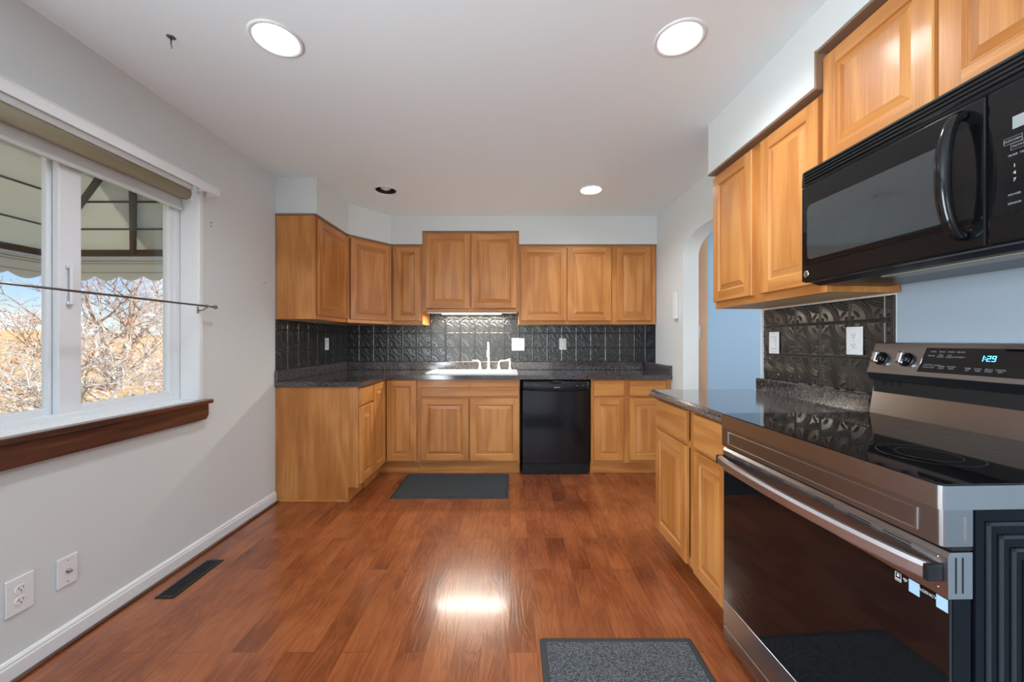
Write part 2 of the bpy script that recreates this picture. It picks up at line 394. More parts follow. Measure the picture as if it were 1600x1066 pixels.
# soffits
ZC = 2.165; ZT = 2.297
UXL = -1.462; YA = 3.44; BXX = -1.191; YU = 3.79; Y1 = 2.885
sf = .006
bm = nb()
prism(bm, [(XL, Y1+sf), (UXL-sf, Y1+sf), (UXL-sf, YA+.002), (BXX-.004, YU+sf), (-.888, YU+sf), (-.888, YB), (XL, YB)], ZC, H)
prism(bm, [(-.888, YU+sf), (.069, YU+sf), (.069, YB), (-.888, YB)], ZT, H)
prism(bm, [(.069, YU+sf), (XR(YU), YU+sf), (XR(YB), YB), (.069, YB)], ZC, H)
struct(obj('wall_soffit_back', bm, WALL))
UY0, UY1 = 2.208, 1.442          # right uppers: far end, step to the taller cabinet
UX = 1.150                      # door plane of the right uppers at the far end
RX = lambda off, y: UX + off + .0176*(UY0-y)
bm = nb()
prism(bm, [(RX(-.022, UY0), UY0), (XR(UY0), UY0), (XR(UY1), UY1), (RX(-.022, UY1), UY1)][::-1], ZC, H)
prism(bm, [(RX(-.022, UY1), UY1), (XR(UY1), UY1), (XR(YF), YF), (RX(-.022, YF), YF)][::-1], ZT, H)
struct(obj('wall_soffit_right', bm, WALL))

# ------------------------------------------------------------------ window
win = thing('window_1', None, None, (XL, WY0, WZ0)); del win['label'], win['category']; struct(win)
W_ = WY1-WY0; HH = WZ1-WZ0
# local: x = toward room, y = along wall, z up
bm = nb(); fx0, fx1 = -.168, -.10
box(bm, fx0, fx1, .001, .04, .001, HH-.001, .003); box(bm, fx0, fx1, W_-.04, W_-.001, .001, HH-.001, .003)
box(bm, fx0, fx1, .04, W_-.04, .001, .04, .003); box(bm, fx0, fx1, .04, W_-.04, HH-.05, HH-.001, .003)
box(bm, fx1, fx1+.008, .001, W_-.001, .001, .018, .002)
obj('window_frame', bm, VINYL, win)
def sash(y0, y1, x0, x1, sl, sr):
    bm = nb(); z0, z1 = .035, HH-.045
    box(bm, x0, x1, y0, y0+sl, z0, z1, .004); box(bm, x0, x1, y1-sr, y1, z0, z1, .004)
    box(bm, x0, x1, y0+sl-.002, y1-sr+.002, z0, z0+.035, .004); box(bm, x0, x1, y0+sl-.002, y1-sr+.002, z1-.04, z1, .004)
    s_ = obj('sash', bm, VINYL, win)
    bm = nb(); xm = (x0+x1)/2; box(bm, xm-.002, xm+.002, y0+sl-.004, y1-sr+.004, z0+.03, z1-.036); obj('pane', bm, GLASS, s_)
    return s_
sash(.035, .60, -.160, -.135, .04, .05)
s_ = sash(.565, W_-.035, -.132, -.104, .085, .035)
bm = nb(); box(bm, -.104, -.092, .590, .612, .50, .515, .003); box(bm, -.104, -.092, .590, .612, .655, .67, .003)
box(bm, -.094, -.086, .594, .608, .50, .67, .004)
obj('sash_handle', bm, VINYL, s_)
# inside casing edge strips
bm = nb(); box(bm, -.098, .004, W_-.007, W_+.0, .0125, HH, .002); box(bm, .0005, .008, W_-.002, W_+.022, .0125, HH, .002)
obj('casing', bm, TRIM, win)
win2 = bx('window_sill', TRIM, win, -.10, .0, .001, W_-.001, .0005, .012, bev=.003)
bm = nb(); box(bm, -.002, .045, -.06, W_+.055, -.012, .012, .004); 
o = obj('sill_board', bm, SILL, win)
bm = nb()
prof = [(-.055, -.012), (-.055, -.075), (-.03, -.10), (W_+.02, -.10), (W_+.035, -.075), (W_+.035, -.012)]
A = [bm.verts.new((.0005, y, z)) for y, z in prof]; B = [bm.verts.new((.03, y, z)) for y, z in prof]
bm.faces.new(A); bm.faces.new(B[::-1])
for i in range(len(prof)):
    j = (i+1) % len(prof); bm.faces.new((A[i], B[i], B[j], A[j]))
obj('sill_apron', bm, SILL, win)

# roller blind in the recess
bl = thing('roller_blind', 'rolled-up olive and white roller blind inside the top of the window recess', 'blind', (XL-.055, WY0, 1.99))
bm = nb(); lathe(bm, [(.033, .02), (.033, W_-.02)], (0, 0, .045), 'z', 24)
for v in bm.verts:
    x, y, z = v.co; v.co = (x, z-.045, y+.045)
obj('blind_roll', bm, BLINDT, bl)
bm = nb(); box(bm, -.03, -.026, .02, W_-.02, -.035, .045); box(bm, -.036, -.020, .02, W_-.02, -.050, -.030, .004)
obj('hem_bar', bm, BLINDW, bl)
bm = nb(); box(bm, -.035, .035, W_-.018, W_-.002, .01, .10, .004); box(bm, -.035, .035, .002, .018, .01, .10, .004)
box(bm, .02, .034, .02, W_-.02, .066, .098, .003)
obj('mounting_bracket', bm, TRIM, bl)
# flat white curtain rod above the window
rd = thing('curtain_rod', 'flat white curtain rod standing off the wall above the window', 'curtain rod', (XL, .8, 2.065))
bm = nb(); box(bm, .072, .080, 0, 1.435, -.024, .024, .003); box(bm, .0005, .078, 1.427, 1.435, -.020, .020, .003); box(bm, .0005, .078, 0, .008, -.02, .02, .003)
box(bm, .068, .082, 0, 1.435, .020, .026, .002)
obj('rail', bm, TRIM, rd)
bm = nb(); box(bm, .0005, .004, 1.36, 1.385, -.03, .02, .001); box(bm, .003, .07, 1.368, 1.377, -.012, -.004, .001)
obj('wall_bracket', bm, TRIM, rd)
# thin grey cafe rod
rd = thing('cafe_rod', 'thin grey cafe curtain rod with knob end crossing the middle of the window', 'curtain rod', (XL, .8, 1.402))
bm = nb(); tube(bm, [(.07, 0, 0), (.07, 1.40, 0)], .0048, 10); obj('rod', bm, NICKEL, rd)
bm = nb(); lathe(bm, [(.005, 0), (.009, .004), (.012, .012), (.009, .02), (0, .024)], (0, 0, 0), 'z', 14)
for v in bm.verts: v.co = (v.co.x+.07, 1.40+v.co.z, v.co.y)
obj('finial', bm, NICKEL, rd)
bm = nb(); tube(bm, [(.0005, 1.375, -.022), (.03, 1.375, -.020), (.055, 1.36, -.012), (.07, 1.355, -.005)], .0028, 8); box(bm, .0005, .004, 1.365, 1.385, -.04, .0, .001)
box(bm, .063, .077, 1.350, 1.358, -.008, .008, .002)
obj('wall_bracket', bm, NICKEL, rd)

# ------------------------------------------------------------------ outside: awning
aw = thing('awning', 'grey-green hipped cloth awning with scalloped valance outside the window', 'awning', (0, 0, 0))
hx, hy, hz = -3.65, 3.0, 1.915; wx = XL-T-.01
tz = hz+.42; ty = hy-1.0; near = -.6
bm = nb()
def quad(bm, *p, mi=0):
    f = bm.faces.new([bm.verts.new(q) for q in p]); f.material_index = mi; return f
P = lambda t: (hx+(wx-hx)*t, hy-1.0*t, hz+.42*t)       # hip line
quad(bm, (hx, near, hz), (hx, hy, hz), (wx, ty, tz), (wx, near, tz))
quad(bm, (hx, hy, hz), (wx, hy, hz), (wx, ty, tz))
r_ = bmesh.ops.extrude_face_region(bm, geom=bm.faces[:])
for v in [g for g in r_['geom'] if isinstance(g, bmesh.types.BMVert)]: v.co.z += .006
o = obj('canopy_cloth', bm, AWN, aw)
bm = nb()
def bar(bm, a, b_, r=.012): tube(bm, [a, b_], r, 6)
D = -.012
for t in (.25, .5, .75, 1.0):
    p = P(t); q = (wx, p[1], p[2])
    if t < 1: bar(bm, (p[0], p[1], p[2]+D), (q[0], q[1], q[2]+D), .007)
    bar(bm, (p[0], p[1], p[2]+D), (p[0], near, p[2]+D), .007)
obj('cloth_seam', bm, SEAM, aw)
bm = nb(); bar(bm, (hx, hy, hz-.02), (wx, ty, tz-.02), .018); obj('hip_rafter', bm, SEAM, aw)
bm = nb(); bar(bm, (-2.96, hy, hz-.02), (-2.32, 2.35, hz+.42*.65-.02), .022); obj('end_rafter', bm, SEAM, aw)
bm = nb(); bar(bm, (hx, 1.6, hz-.02), (wx, 1.6, tz-.02), .018); obj('front_rafter', bm, SEAM, aw)
bm = nb(); box(bm, hx-.02, wx, hy-.02, hy+.02, hz-.045, hz); box(bm, hx-.02, hx+.02, near, hy, hz-.045, hz); obj('hem_rail', bm, SEAM, aw)
def scallop(p0, p1, n_out):
    bm = nb(); a = Vector(p0); b_ = Vector(p1); ln = (b_-a).length; k = int(round(ln/.2)); m_ = k*12
    n_ = Vector(n_out)
    top = []; bot = []
    for i in range(m_+1):
        t = i/m_; p = a+(b_-a)*t; zz = -.15 - .038*abs(math.sin(PI*t*k))
        top.append((p+n_*.0, 0)); bot.append((p, zz))
    for off in (0, .004):
        vs = [[bm.verts.new((q.x+n_.x*off, q.y+n_.y*off, q.z+z)) for q, z in top], [bm.verts.new((q.x+n_.x*off, q.y+n_.y*off, q.z+z)) for q, z in bot]]
        for i in range(m_): bm.faces.new((vs[0][i], vs[0][i+1], vs[1][i+1], vs[1][i]))
    return bm
bm = scallop((hx-.02, hy+.025, hz-.045), (wx, hy+.025, hz-.045), (0, 1, 0)); v1 = obj('valance', bm, AWNW, aw, fix=False)
bm = scallop((hx-.025, near, hz-.045), (hx-.025, hy, hz-.045), (-1, 0, 0)); v2 = obj('valance', bm, AWNW, aw, fix=False)
bm = nb(); 
for dz in (-.035, -.055, -.125): box(bm, hx-.02, wx, hy+.018, hy+.024, hz-.045+dz-.0015, hz-.045+dz+.0015)
obj('valance_stripe', bm, STRIPE, v1)
bm = nb()
for dz in (-.035, -.055, -.125): box(bm, hx-.024, hx-.018, near, hy, hz-.045+dz-.0015, hz-.045+dz+.0015)
obj('valance_stripe', bm, STRIPE, v2)

# ground and hill
random.seed(5)
bm = nb(); gx = [-60+i*1.45 for i in range(41)]; gy = [-12+i*2.0 for i in range(40)]
def gz(x, y):
    d = max(0, -x-4); return -.75 + .052*d + .28*math.sin(x*.31+y*.17) + .2*math.sin(y*.43-x*.2)*min(1, d/6)
G = [[bm.verts.new((x, y, gz(x, y))) for y in gy] for x in gx]
for i in range(40):
    for j in range(39):
        f = bm.faces.new((G[i][j], G[i+1][j], G[i+1][j+1], G[i][j+1])); f.smooth = True
struct(obj('ground', bm, GRASS), 'dry golden grass slope outside')

def grow(name, label, x, y, h, seed, barkm, leafy, spread=.62, levels=5, group='bare trees outside the window'):
    rnd = random.Random(seed); segs = []; tips = []
    def rec(p, d, ln, r, lv):
        pts = [p]; q = p; dd = d
        for i in range(3):
            dd = (dd + Vector((rnd.uniform(-.32, .32), rnd.uniform(-.32, .32), rnd.uniform(-.16, .24)))).normalized()
            q = q + dd*ln/3; pts.append(q)
        segs.append((pts, r, r*.6))
        if lv == 0: tips.extend(pts[1:]); return
        n_ = 3 if lv > 1 else 4
        for k in range(n_):
            i = rnd.choice((1, 2, 3, 3)); nd = (dd + Vector((rnd.gauss(0, spread), rnd.gauss(0, spread), rnd.gauss(.06, spread*.7)))).normalized()
            rec(pts[i], nd, ln*rnd.uniform(.62, .84), max(.003, r*.55), lv-1)
    z = gz(x, y)
    t = thing(name, label, 'tree', (x, y, z), 0, group)
    for k in range(3):
        a = rnd.uniform(0, 6.28); rec(Vector((0, 0, -.05)), Vector((math.cos(a)*.7, math.sin(a)*.7, 1)).normalized(), h*.40, h*.024, levels)
    vs = []; fs = []
    for pts, r0, r1 in segs:
        n_ = 4 if r0 > .008 else 3; base = len(vs)
        for i, p in enumerate(pts):
            rr = r0+(r1-r0)*i/3
            d = (pts[min(3, i+1)]-pts[max(0, i-1)]).normalized(); a = d.orthogonal().normalized(); b_ = d.cross(a)
            for k in range(n_): an = 2*PI*k/n_; vs.append(tuple(p+a*math.cos(an)*rr+b_*math.sin(an)*rr))
        for i in range(3):
            for k in range(n_): fs.append((base+i*n_+k, base+i*n_+(k+1) % n_, base+(i+1)*n_+(k+1) % n_, base+(i+1)*n_+k))
    me = bpy.data.meshes.new('branches'); me.from_pydata(vs, [], fs); me.materials.append(barkm)
    o = bpy.data.objects.new('branches', me); C.objects.link(o); o.parent = t
    if leafy:
        vs = []; fs = []
        for p in tips:
            if rnd.random() > leafy: continue
            c = p + Vector((rnd.uniform(-.06, .06), rnd.uniform(-.06, .06), rnd.uniform(-.06, .06))); s = rnd.uniform(.018, .04)
            a = Vector((rnd.gauss(0, 1), rnd.gauss(0, 1), rnd.gauss(0, 1))).normalized(); b_ = a.orthogonal().normalized()
            k = len(vs); vs += [tuple(c-a*s), tuple(c+b_*s*.5), tuple(c+a*s), tuple(c-b_*s*.5)]; fs.append((k, k+1, k+2, k+3))
        me = bpy.data.meshes.new('dry_leaves'); me.from_pydata(vs, [], fs); me.materials.append(LEAF)
        o = bpy.data.objects.new('dry_leaves', me); C.objects.link(o); o.parent = t; o['kind'] = 'stuff'
grow('bare_tree', 'pale leafless tree filling the right-hand pane of the window', -6.5, 5.9, 2.7, 3, BARK, .12, levels=6)
grow('bare_tree', 'brown-leaved tree behind the pale one, under the awning edge', -12.6, 12.0, 4.4, 8, BARKD, .7)
grow('bare_tree', 'pale leafless tree low in the left-hand pane of the window', -10.0, 5.4, 3.2, 12, BARK, .12, levels=6)
grow('bare_tree', 'tall twiggy tree at the far right of the window view', -9.0, 10.4, 3.4, 21, BARK, .2, levels=6)
grow('bare_tree', 'bushy brown tree behind the left-hand pane', -18.0, 7.0, 4.2, 33, BARKD, .6)

# ------------------------------------------------------------------ cabinet kit (local: x along the front, y into the cabinet, z up; door fronts at y=-.02)
def door_bm(w_, h_, t=.02, fr=.055, slab=False):
    bm = nb(); e = .0035
    def ring(x0, x1, z0, z1, y): return [(x0, y, z0), (x1, y, z0), (x1, y, z1), (x0, y, z1)]
    def loft(a, b_):
        A = [bm.verts.new(p) for p in a]; B = [bm.verts.new(p) for p in b_]
        for i in range(4):
            j = (i+1) % 4; f = bm.faces.new((A[i], A[j], B[j], B[i])); f.material_index = 1 if i in (0, 2) else 0
    def rg(i, y): return ring(i, w_-i, i, h_-i, y)
    loft(rg(0, 0), rg(0, -t+e)); loft(rg(0, -t+e), rg(e, -t))
    f = bm.faces.new([bm.verts.new(p) for p in rg(0, 0)][::-1])
    if slab:
        f = bm.faces.new([bm.verts.new(p) for p in rg(e, -t)]); f.material_index = 1
        return bm
    y = -t
    for (x0, x1, z0, z1, mi) in ((e, fr, e, h_-e, 0), (w_-fr, w_-e, e, h_-e, 0), (fr, w_-fr, e, fr, 1), (fr, w_-fr, h_-fr, h_-e, 1)):
        f = bm.faces.new([bm.verts.new(p) for p in ring(x0, x1, z0, z1, y)]); f.material_index = mi
    loft(rg(fr, y), rg(fr+.004, y+.006)); loft(rg(fr+.004, y+.006), rg(fr+.007, y+.008)); loft(rg(fr+.007, y+.008), rg(fr+.011, y+.008))
    loft(rg(fr+.011, y+.008), rg(fr+.034, y+.0015)); loft(rg(fr+.034, y+.0015), rg(fr+.036, y+.0005))
    f = bm.faces.new([bm.verts.new(p) for p in rg(fr+.036, y+.0005)])
    return bm
def door(par, x0, x1, z0, z1, name='door', **k):
    fr = min(.055, (x1-x0)*.24)
    bm = door_bm(x1-x0, z1-z0, fr=fr, **k)
    bmesh.ops.remove_doubles(bm, verts=bm.verts, dist=1e-7)
    return obj(name, bm, [OAKV, OAKH], par, loc=(x0, -.0005, z0), fix=False)
def drawer(par, x0, x1, z0, z1, name='drawer'): return door(par, x0, x1, z0, z1, name=name, slab=True)
def face_frame(par, x0, x1, z0, z1, stiles, rails, t=.019):
    """stiles: list of (x0,x1); rails: list of (z0,z1)"""
    bm = nb()
    for a, b_ in stiles: box(bm, a, b_, 0, t, z0, z1, mi=0)
    for a, b_ in rails:
        ss = sorted(stiles)
        for s1_, s2_ in zip(ss, ss[1:]): box(bm, s1_[1], s2_[0], .0003, t, a, b_, mi=1)
    return obj('face_frame', bm, [OAKV, OAKH], par, fix=False)
def carcass(par, x0, x1, d, z0, z1, top=True, toe=0, toe_in=.045, skipside=()):
    bm = nb(); t = .016
    def side(xa, xb):
        if toe:
            a = [(xa, .0195, z0+toe), (xa, toe_in, z0+toe), (xa, toe_in, z0), (xa, d, z0), (xa, d, z1), (xa, .0195, z1)]
            A = [bm.verts.new(p) for p in a]; B = [bm.verts.new((xb, p[1], p[2])) for p in a]
            bm.faces.new(A); bm.faces.new(B[::-1])
            for i in range(6): bm.faces.new((A[i], B[i], B[(i+1) % 6], A[(i+1) % 6]))
        else: box(bm, xa, xb, .0195, d, z0, z1)
    side(x0, x0+t); side(x1-t, x1)
    box(bm, x0+t, x1-t, d-.006, d, z0+toe, z1)
    o = obj('body', bm, OAKV, par)
    bm = nb(); box(bm, x0+t, x1-t, .0195, d-.006, z0+toe+(0 if toe else .003), z0+toe+(.016 if toe else .018))
    obj('bottom_panel', bm, BIRCH, par)
    if top: bx('top_panel', BIRCH, par, x0+t, x1-t, .0195, d-.006, z1-.016, z1)
    if toe:
        bm = nb(); box(bm, x0+t, x1-t, toe_in, toe_in+.015, z0, z0+toe, mi=0); obj('toe_kick', bm, OAKH, par)
    return o
def crown(par, x0, x1, z, d=0, left=False, right=False, y0=-.006):
    bm = nb(); box(bm, x0, x1, y0-.004, .012, z-.012, z+.002, .002)
    return obj('top_edge_strip', bm, CROWN, par)

ZB, ZTOPU = 1.373, 2.157    # uppers
Z1, Z2 = .105, .860
# ---- base cabinets, back run. frame plane Y=3.475
FY = 3.475; BD = YB-FY-.002
def X(px, s=172.9): return (px-800)/s
sb = thing('sink_base_cabinet', 'wide oak base cabinet with two doors under the white sink', 'cabinet', (-.853, FY, 0))
Wd = .923
carcass(sb, 0, Wd, BD, 0, Z2, top=False, toe=Z1)
face_frame(sb, 0, Wd, Z1, Z2, [(0, .038), (.45, .485), (Wd-.012, Wd)], [(Z1, .14), (.675, .715), (.78, Z2)])
drawer(sb, .033, Wd-.008, .707, .787, name='false_front')
door(sb, .030, .462, .126, .688); door(sb, .474, Wd-.006, .126, .688)
rb = thing('drawer_base_cabinet', 'oak base cabinet with two drawers over two doors, right of the dishwasher', 'cabinet', (.715, FY, 0))
Wr = XR(FY)-.715-.006
carcass(rb, 0, Wr, BD-.0, 0, Z2, top=False, toe=Z1)
face_frame(rb, 0, Wr, Z1, Z2, [(0, .022), (.295, .345), (Wr-.05, Wr)], [(Z1, .135), (.685, .715), (.85, Z2)])
drawer(rb, .020, .295, .712, .852); drawer(rb, .345, Wr-.045, .712, .852)
door(rb, .020, .293, .130, .688); d_ = door(rb, .345, Wr-.045, .130, .688)
# ---- left base run, frame plane X=-1.155, facing +X
FX = -1.155
lb = thing('end_base_cabinet', 'narrow oak base cabinet with plain side panel, nearest the window wall', 'cabinet', (FX, Y1, 0), R(90))
We = .27; LD = FX-XL-.002
carcass(lb, 0, We, LD, 0, Z2, top=False, toe=Z1, toe_in=.075)
face_frame(lb, 0, We, Z1, Z2, [(0, .018), (We-.012, We)], [(Z1, .14), (.69, .725), (.85, Z2)])
drawer(lb, .012, We-.008, .722, .852); door(lb, .012, We-.008, .130, .705)
bm = nb(); box(bm, -.010, -.0005, .085, LD-.04, 0, .014, .003); obj('shoe_moulding', bm, OAKH, lb)
# corner cabinet (L shaped, two leaves)
cb = thing('corner_base_cabinet', 'oak corner base cabinet with two full-height leaves meeting in the corner', 'cabinet', (0, 0, 0))
bm = nb(); ya = Y1+We+.001
c1 = FX; c2 = FY; xr_ = -.854
t = .016
poly = [(XL+.002, ya), (c1-.0195, ya), (c1-.0195, c2+.0195), (xr_-.0, c2+.0195), (xr_, YB-.002), (XL+.002, YB-.002)]
prism(bm, poly, Z1, Z1+.016)
box(bm, XL+.002, c1-.0195, ya, ya+t, Z1, Z2); box(bm, xr_-t, xr_, c2+.0195, YB-.002, Z1, Z2)
box(bm, XL+.002, XL+.008, ya+t, YB-.002, Z1, Z2); box(bm, XL+.008, xr_-t, YB-.008, YB-.002, Z1, Z2)
obj('body', bm, OAKV, cb)
bm = nb(); box(bm, c1-.075, c1-.06, ya, c2+.045, 0, Z1); box(bm, c1-.075, xr_, c2+.045, c2+.06, 0, Z1); obj('toe_kick', bm, OAKH, cb)
bm = nb(); box(bm, c1-.019, c1, ya, c2, Z1, .13, mi=0); box(bm, c1-.019, xr_, c2, c2+.019, Z1, .13); box(bm, c1-.019, c1, ya, c2, .845, Z2); box(bm, c1-.019, xr_, c2, c2+.019, .845, Z2)
box(bm, c1-.019, c1, ya, ya+.012, .13, .845); box(bm, xr_-.012, xr_, c2, c2+.019, .13, .845)
obj('face_frame', bm, OAKH, cb)
d_ = door(cb, 0, c2-ya-.028, .124, .852); d_.location = (c1+.0005, ya+.005, .124); d_.rotation_euler = (0, 0, R(90))
d_ = door(cb, 0, (xr_-.008)-(c1+.024), .124, .852); d_.location = (c1+.024, c2-.0005, .124)
# ---- dishwasher
dw = thing('dishwasher', 'black built-in dishwasher between the sink cabinet and the drawer cabinet', 'dishwasher', (.0925, FY-.02, 0))
DWW = .602
bm = nb(); box(bm, .004, DWW-.004, .03, .60, .02, .855, .004); obj('tub', bm, BLACKM, dw)
bm = nb(); box(bm, 0, DWW, 0, .028, .10, .765, .006, 3); obj('door', bm, BLACK, dw)
# curved control panel
bm = nb(); n_ = 24; rows = []
for i in range(n_+1):
    u = i/n_; x = DWW*u; c_ = 1-(2*u-1)**2
    zb = .772 - .018*c_; yb = -.004 - .012*c_
    rows.append([(x, .028, zb), (x, yb, zb), (x, yb-.003, zb+.006), (x, yb-.001, .835), (x, yb*.5+.002, .851), (x, .028, .853)])
V = [[bm.verts.new(p) for p in r_] for r_ in rows]
for A, B in zip(V, V[1:]):
    for k in range(6): f = bm.faces.new((A[k], B[k], B[(k+1) % 6], A[(k+1) % 6])); f.smooth = k in (1, 2, 3)
bm.faces.new(V[0]); bm.faces.new(V[-1][::-1])
cp = obj('control_panel', bm, BLACKM, dw)
bm = nb(); lathe(bm, [(.0, .0), (.058, .0), (.058, .004), (0, .004)], (DWW/2, -.0175, .850), 'y', 28)
for v in bm.verts: v.co.z = .850 + (v.co.z-.850)*.42 if v.co.z < .850 else .850
obj('handle_recess', bm, DARK, cp)
bm = nb(); lathe(bm, [(0, .022), (.012, .022), (.013, .018), (.015, 0)], (DWW-.115, -.005, .80), 'y', 24); obj('dial', bm, BLACK, dw)
text_mesh('badge', 'Amana', .019, PRINT, dw, (DWW/2+.01, -.0202, .792), shear=.15)
text_mesh('printed_label', 'NORMAL', .008, PRINTD, dw, (DWW-.055, -.0130, .808)); text_mesh('printed_label', 'WASH  RINSE  DRY', .006, PRINTD, dw, (.13, -.016, .82))
bx('kick_plate', BLACKM, dw, .002, DWW-.002, .02, .035, .002, .098, bev=.002)

# ---- left worktop
wt = thing('worktop', 'dark speckled L-shaped worktop along the back and window walls', 'worktop', (0, 0, 0))
CZ0, CZ1 = .862, .900
SX0, SX1, SY0, SY1 = -.790, .040, 3.53, 3.985      # sink cut-out
CF = 3.440; CX = -1.122
def rounded_front(bm, boxes):
    for b_ in boxes: box(bm, *b_, CZ0, CZ1)
bm = nb()
xe = XR(CF)-.004
rounded_front(bm, [(XL+.002, CX, Y1-.012, CF), (XL+.002, SX0, CF, YB-.002), (SX0, SX1, CF, SY0), (SX0, SX1, SY1, YB-.002)])
prism(bm, [(SX1, CF), (xe, CF), (XR(YB)-.004, YB-.002), (SX1, YB-.002)], CZ0, CZ1)
bmesh.ops.remove_doubles(bm, verts=bm.verts, dist=1e-5)
# drop internal walls between abutting slabs
inner = [f for f in bm.faces if abs(f.normal.z) < .1 and len([g for e in f.edges for g in e.link_faces]) > 8]
obj('slab', bm, LAM, wt, fix=False)
bm = nb()
box(bm, XL+.001, XL+.021, Y1-.012, YB-.001, CZ1, .985, .004); box(bm, XL+.02, XR(YB)-.025, YB-.022, YB-.001, CZ1, .985, .004)
p0 = XR(CF)-.004
prism(bm, [(p0-.02, CF+.004), (p0, CF+.004), (XR(YB)-.003, YB-.001), (XR(YB)-.023, YB-.001)], CZ1, .985)
obj('upstand', bm, LAM, wt)
# ---- sink
sn_ = thing('sink', 'white double-bowl drop-in sink set in the dark worktop', 'sink', ((SX0+SX1)/2, (SY0+SY1)/2, CZ1))
bm = nb()
def rrect(w2, d2, r, z, cx=0, cy=0, n=6):
    pts = []
    for (sx, sy, a0) in ((1, 1, 0), (-1, 1, 90), (-1, -1, 180), (1, -1, 270)):
        for k in range(n+1):
            a = R(a0+90*k/n); pts.append((cx+sx*(w2-r)+r*math.cos(a), cy+sy*(d2-r)+r*math.sin(a), z))
    return pts
def loftrings(bm, rings, close_last=True):
    V = [[bm.verts.new(p) for p in r_] for r_ in rings]; n = len(V[0])
    for A, B in zip(V, V[1:]):
        for k in range(n): f = bm.faces.new((A[k], A[(k+1) % n], B[(k+1) % n], B[k])); f.smooth = True
    if close_last: bm.faces.new(V[-1])
    return V
w2 = (SX1-SX0)/2+.016; d2 = (SY1-SY0)/2+.016
# outer rim skirt
V0 = loftrings(bm, [rrect(w2, d2, .04, .0005), rrect(w2, d2, .04, .008), rrect(w2-.006, d2-.006, .036, .014)], False)
# deck plate with two bowl holes: bridge by triangulation
outer = V0[-1]
bowls = [(-.205, -.03, .175, .165), (.205, -.03, .175, .165)]
inn = []
for (cx, cy, bw, bd) in bowls:
    Vb = loftrings(bm, [rrect(bw, bd, .05, .014, cx, cy), rrect(bw-.008, bd-.008, .045, .004, cx, cy), rrect(bw-.02, bd-.02, .05, -.16, cx, cy), rrect(bw-.06, bd-.06, .05, -.175, cx, cy)])
    inn.append(Vb[0])
edges = []
for ring_ in [outer]+inn:
    for k in range(len(ring_)):
        e_ = bm.edges.get((ring_[k], ring_[(k+1) % len(ring_)]))
        edges.append(e_)
bmesh.ops.triangle_fill(bm, use_beauty=True, edges=edges)
obj('basin', bm, PORC, sn_)
for cx in (-.205, .205):
    bm = nb(); lathe(bm, [(0, 0), (.04, 0), (.042, .003), (.03, .004), (0, .001)], (cx, -.03, -.175), 'z', 20); obj('drain', bm, CHROME, sn_)
# ---- faucet set (stands on the sink deck)
fz = CZ1+.0145; fy = SY1-.035
fc = thing('faucet', 'white gooseneck kitchen faucet with pull-out head behind the sink', 'faucet', (-.240, fy, fz))
bm = nb(); lathe(bm, [(0, 0), (.024, 0), (.024, .006), (.014, .012)], n=20); obj('base', bm, WHITEP, fc)
bm = nb(); pts = [(0, 0, .008), (0, 0, .22)]
for k in range(1, 13):
    a = PI*k/13; pts.append((0, -.045*(1-math.cos(a)), .22+.055*math.sin(a)))
pts.append((0, -.09, .20)); tube(bm, pts, [.0145, .0095]+[.009]*12+[.009], 12); obj('spout', bm, WHITEP, fc)
bm = nb(); lathe(bm, [(0, 0), (.014, .0), (.016, .01), (.014, .05), (.010, .072), (0, .072)], (0, -.09, .13), n=16); obj('spray_head', bm, WHITEP, fc)
def lever(x, sgn, name, lab):
    bm = nb(); lathe(bm, [(0, 0), (.021, 0), (.019, .01), (.013, .03), (.011, .05), (0, .052)], n=18); f = obj('handle', bm, WHITEP, fc, loc=(x+.240, 0, 0))
    bm = nb(); tube(bm, [(0, 0, .045), (0, 0, .068), (sgn*.008, 0, .082), (sgn*.022, -.004, .090), (sgn*.075, -.02, .094)], [.010, .010, .009, .008, .006], 10); obj('lever', bm, WHITEP, f)
lever(-.330, -1, 'faucet_handle', 'white lever handle left of the gooseneck faucet, pointing left')
lever(-.135, 1, 'faucet_handle', 'white lever handle right of the gooseneck faucet, pointing right')
sp = thing('soap_dispenser', 'white pump with rounded top at the right end of the sink deck', 'soap dispenser', (-.022, fy, fz))
bm = nb(); lathe(bm, [(0, 0), (.019, 0), (.017, .012), (.010, .03), (.010, .085), (0, .086)], n=18); obj('base', bm, WHITEP, sp)
bm = nb(); tube(bm, [(0, 0, .08), (-.006, -.002, .096), (-.03, -.02, .098)], [.010, .011, .008], 10)
lathe(bm, [(0, .0), (.011, .001), (.012, .008), (.006, .014), (0, .015)], (-.004, 0, .098), n=14); obj('pump', bm, WHITEP, sp)

# ---- uppers, back run (frame plane Y=3.81, doors to 3.79)
UFY = 3.810; UD = YB-UFY-.009
def Xu(px): return (px-800)/158.0
def upper(name, label, px0, px1, z0, z1, doors, rz=0, stile_extra=(), bottomrail=.03):
    x0, x1 = px0, px1
    t_ = thing(name, label, 'cabinet', (x0, UFY, 0), rz)
    W__ = x1-x0
    carcass(t_, 0, W__, UD, z0, z1-.012)
    st = [(0, max(.022, doors[0][0]-x0+.008))] + [(p_[1]-x0-.012, q_[0]-x0+.012) for p_, q_ in zip(doors, doors[1:])] + [(min(W__-.022, doors[-1][1]-x0-.008), W__)]
    face_frame(t_, 0, W__, z0, z1-.012, st, [(z0, z0+bottomrail), (z1-.045, z1-.012)])
    for a, b_ in doors: door(t_, a-x0, b_-x0, z0+.032, z1-.030)
    crown(t_, 0, W__, z1)
    return t_
upper('wall_cabinet', 'narrow oak wall cabinet left of the raised pair over the sink', -1.190, -.889, ZB, ZC-.002, [(Xu(616), Xu(657))])
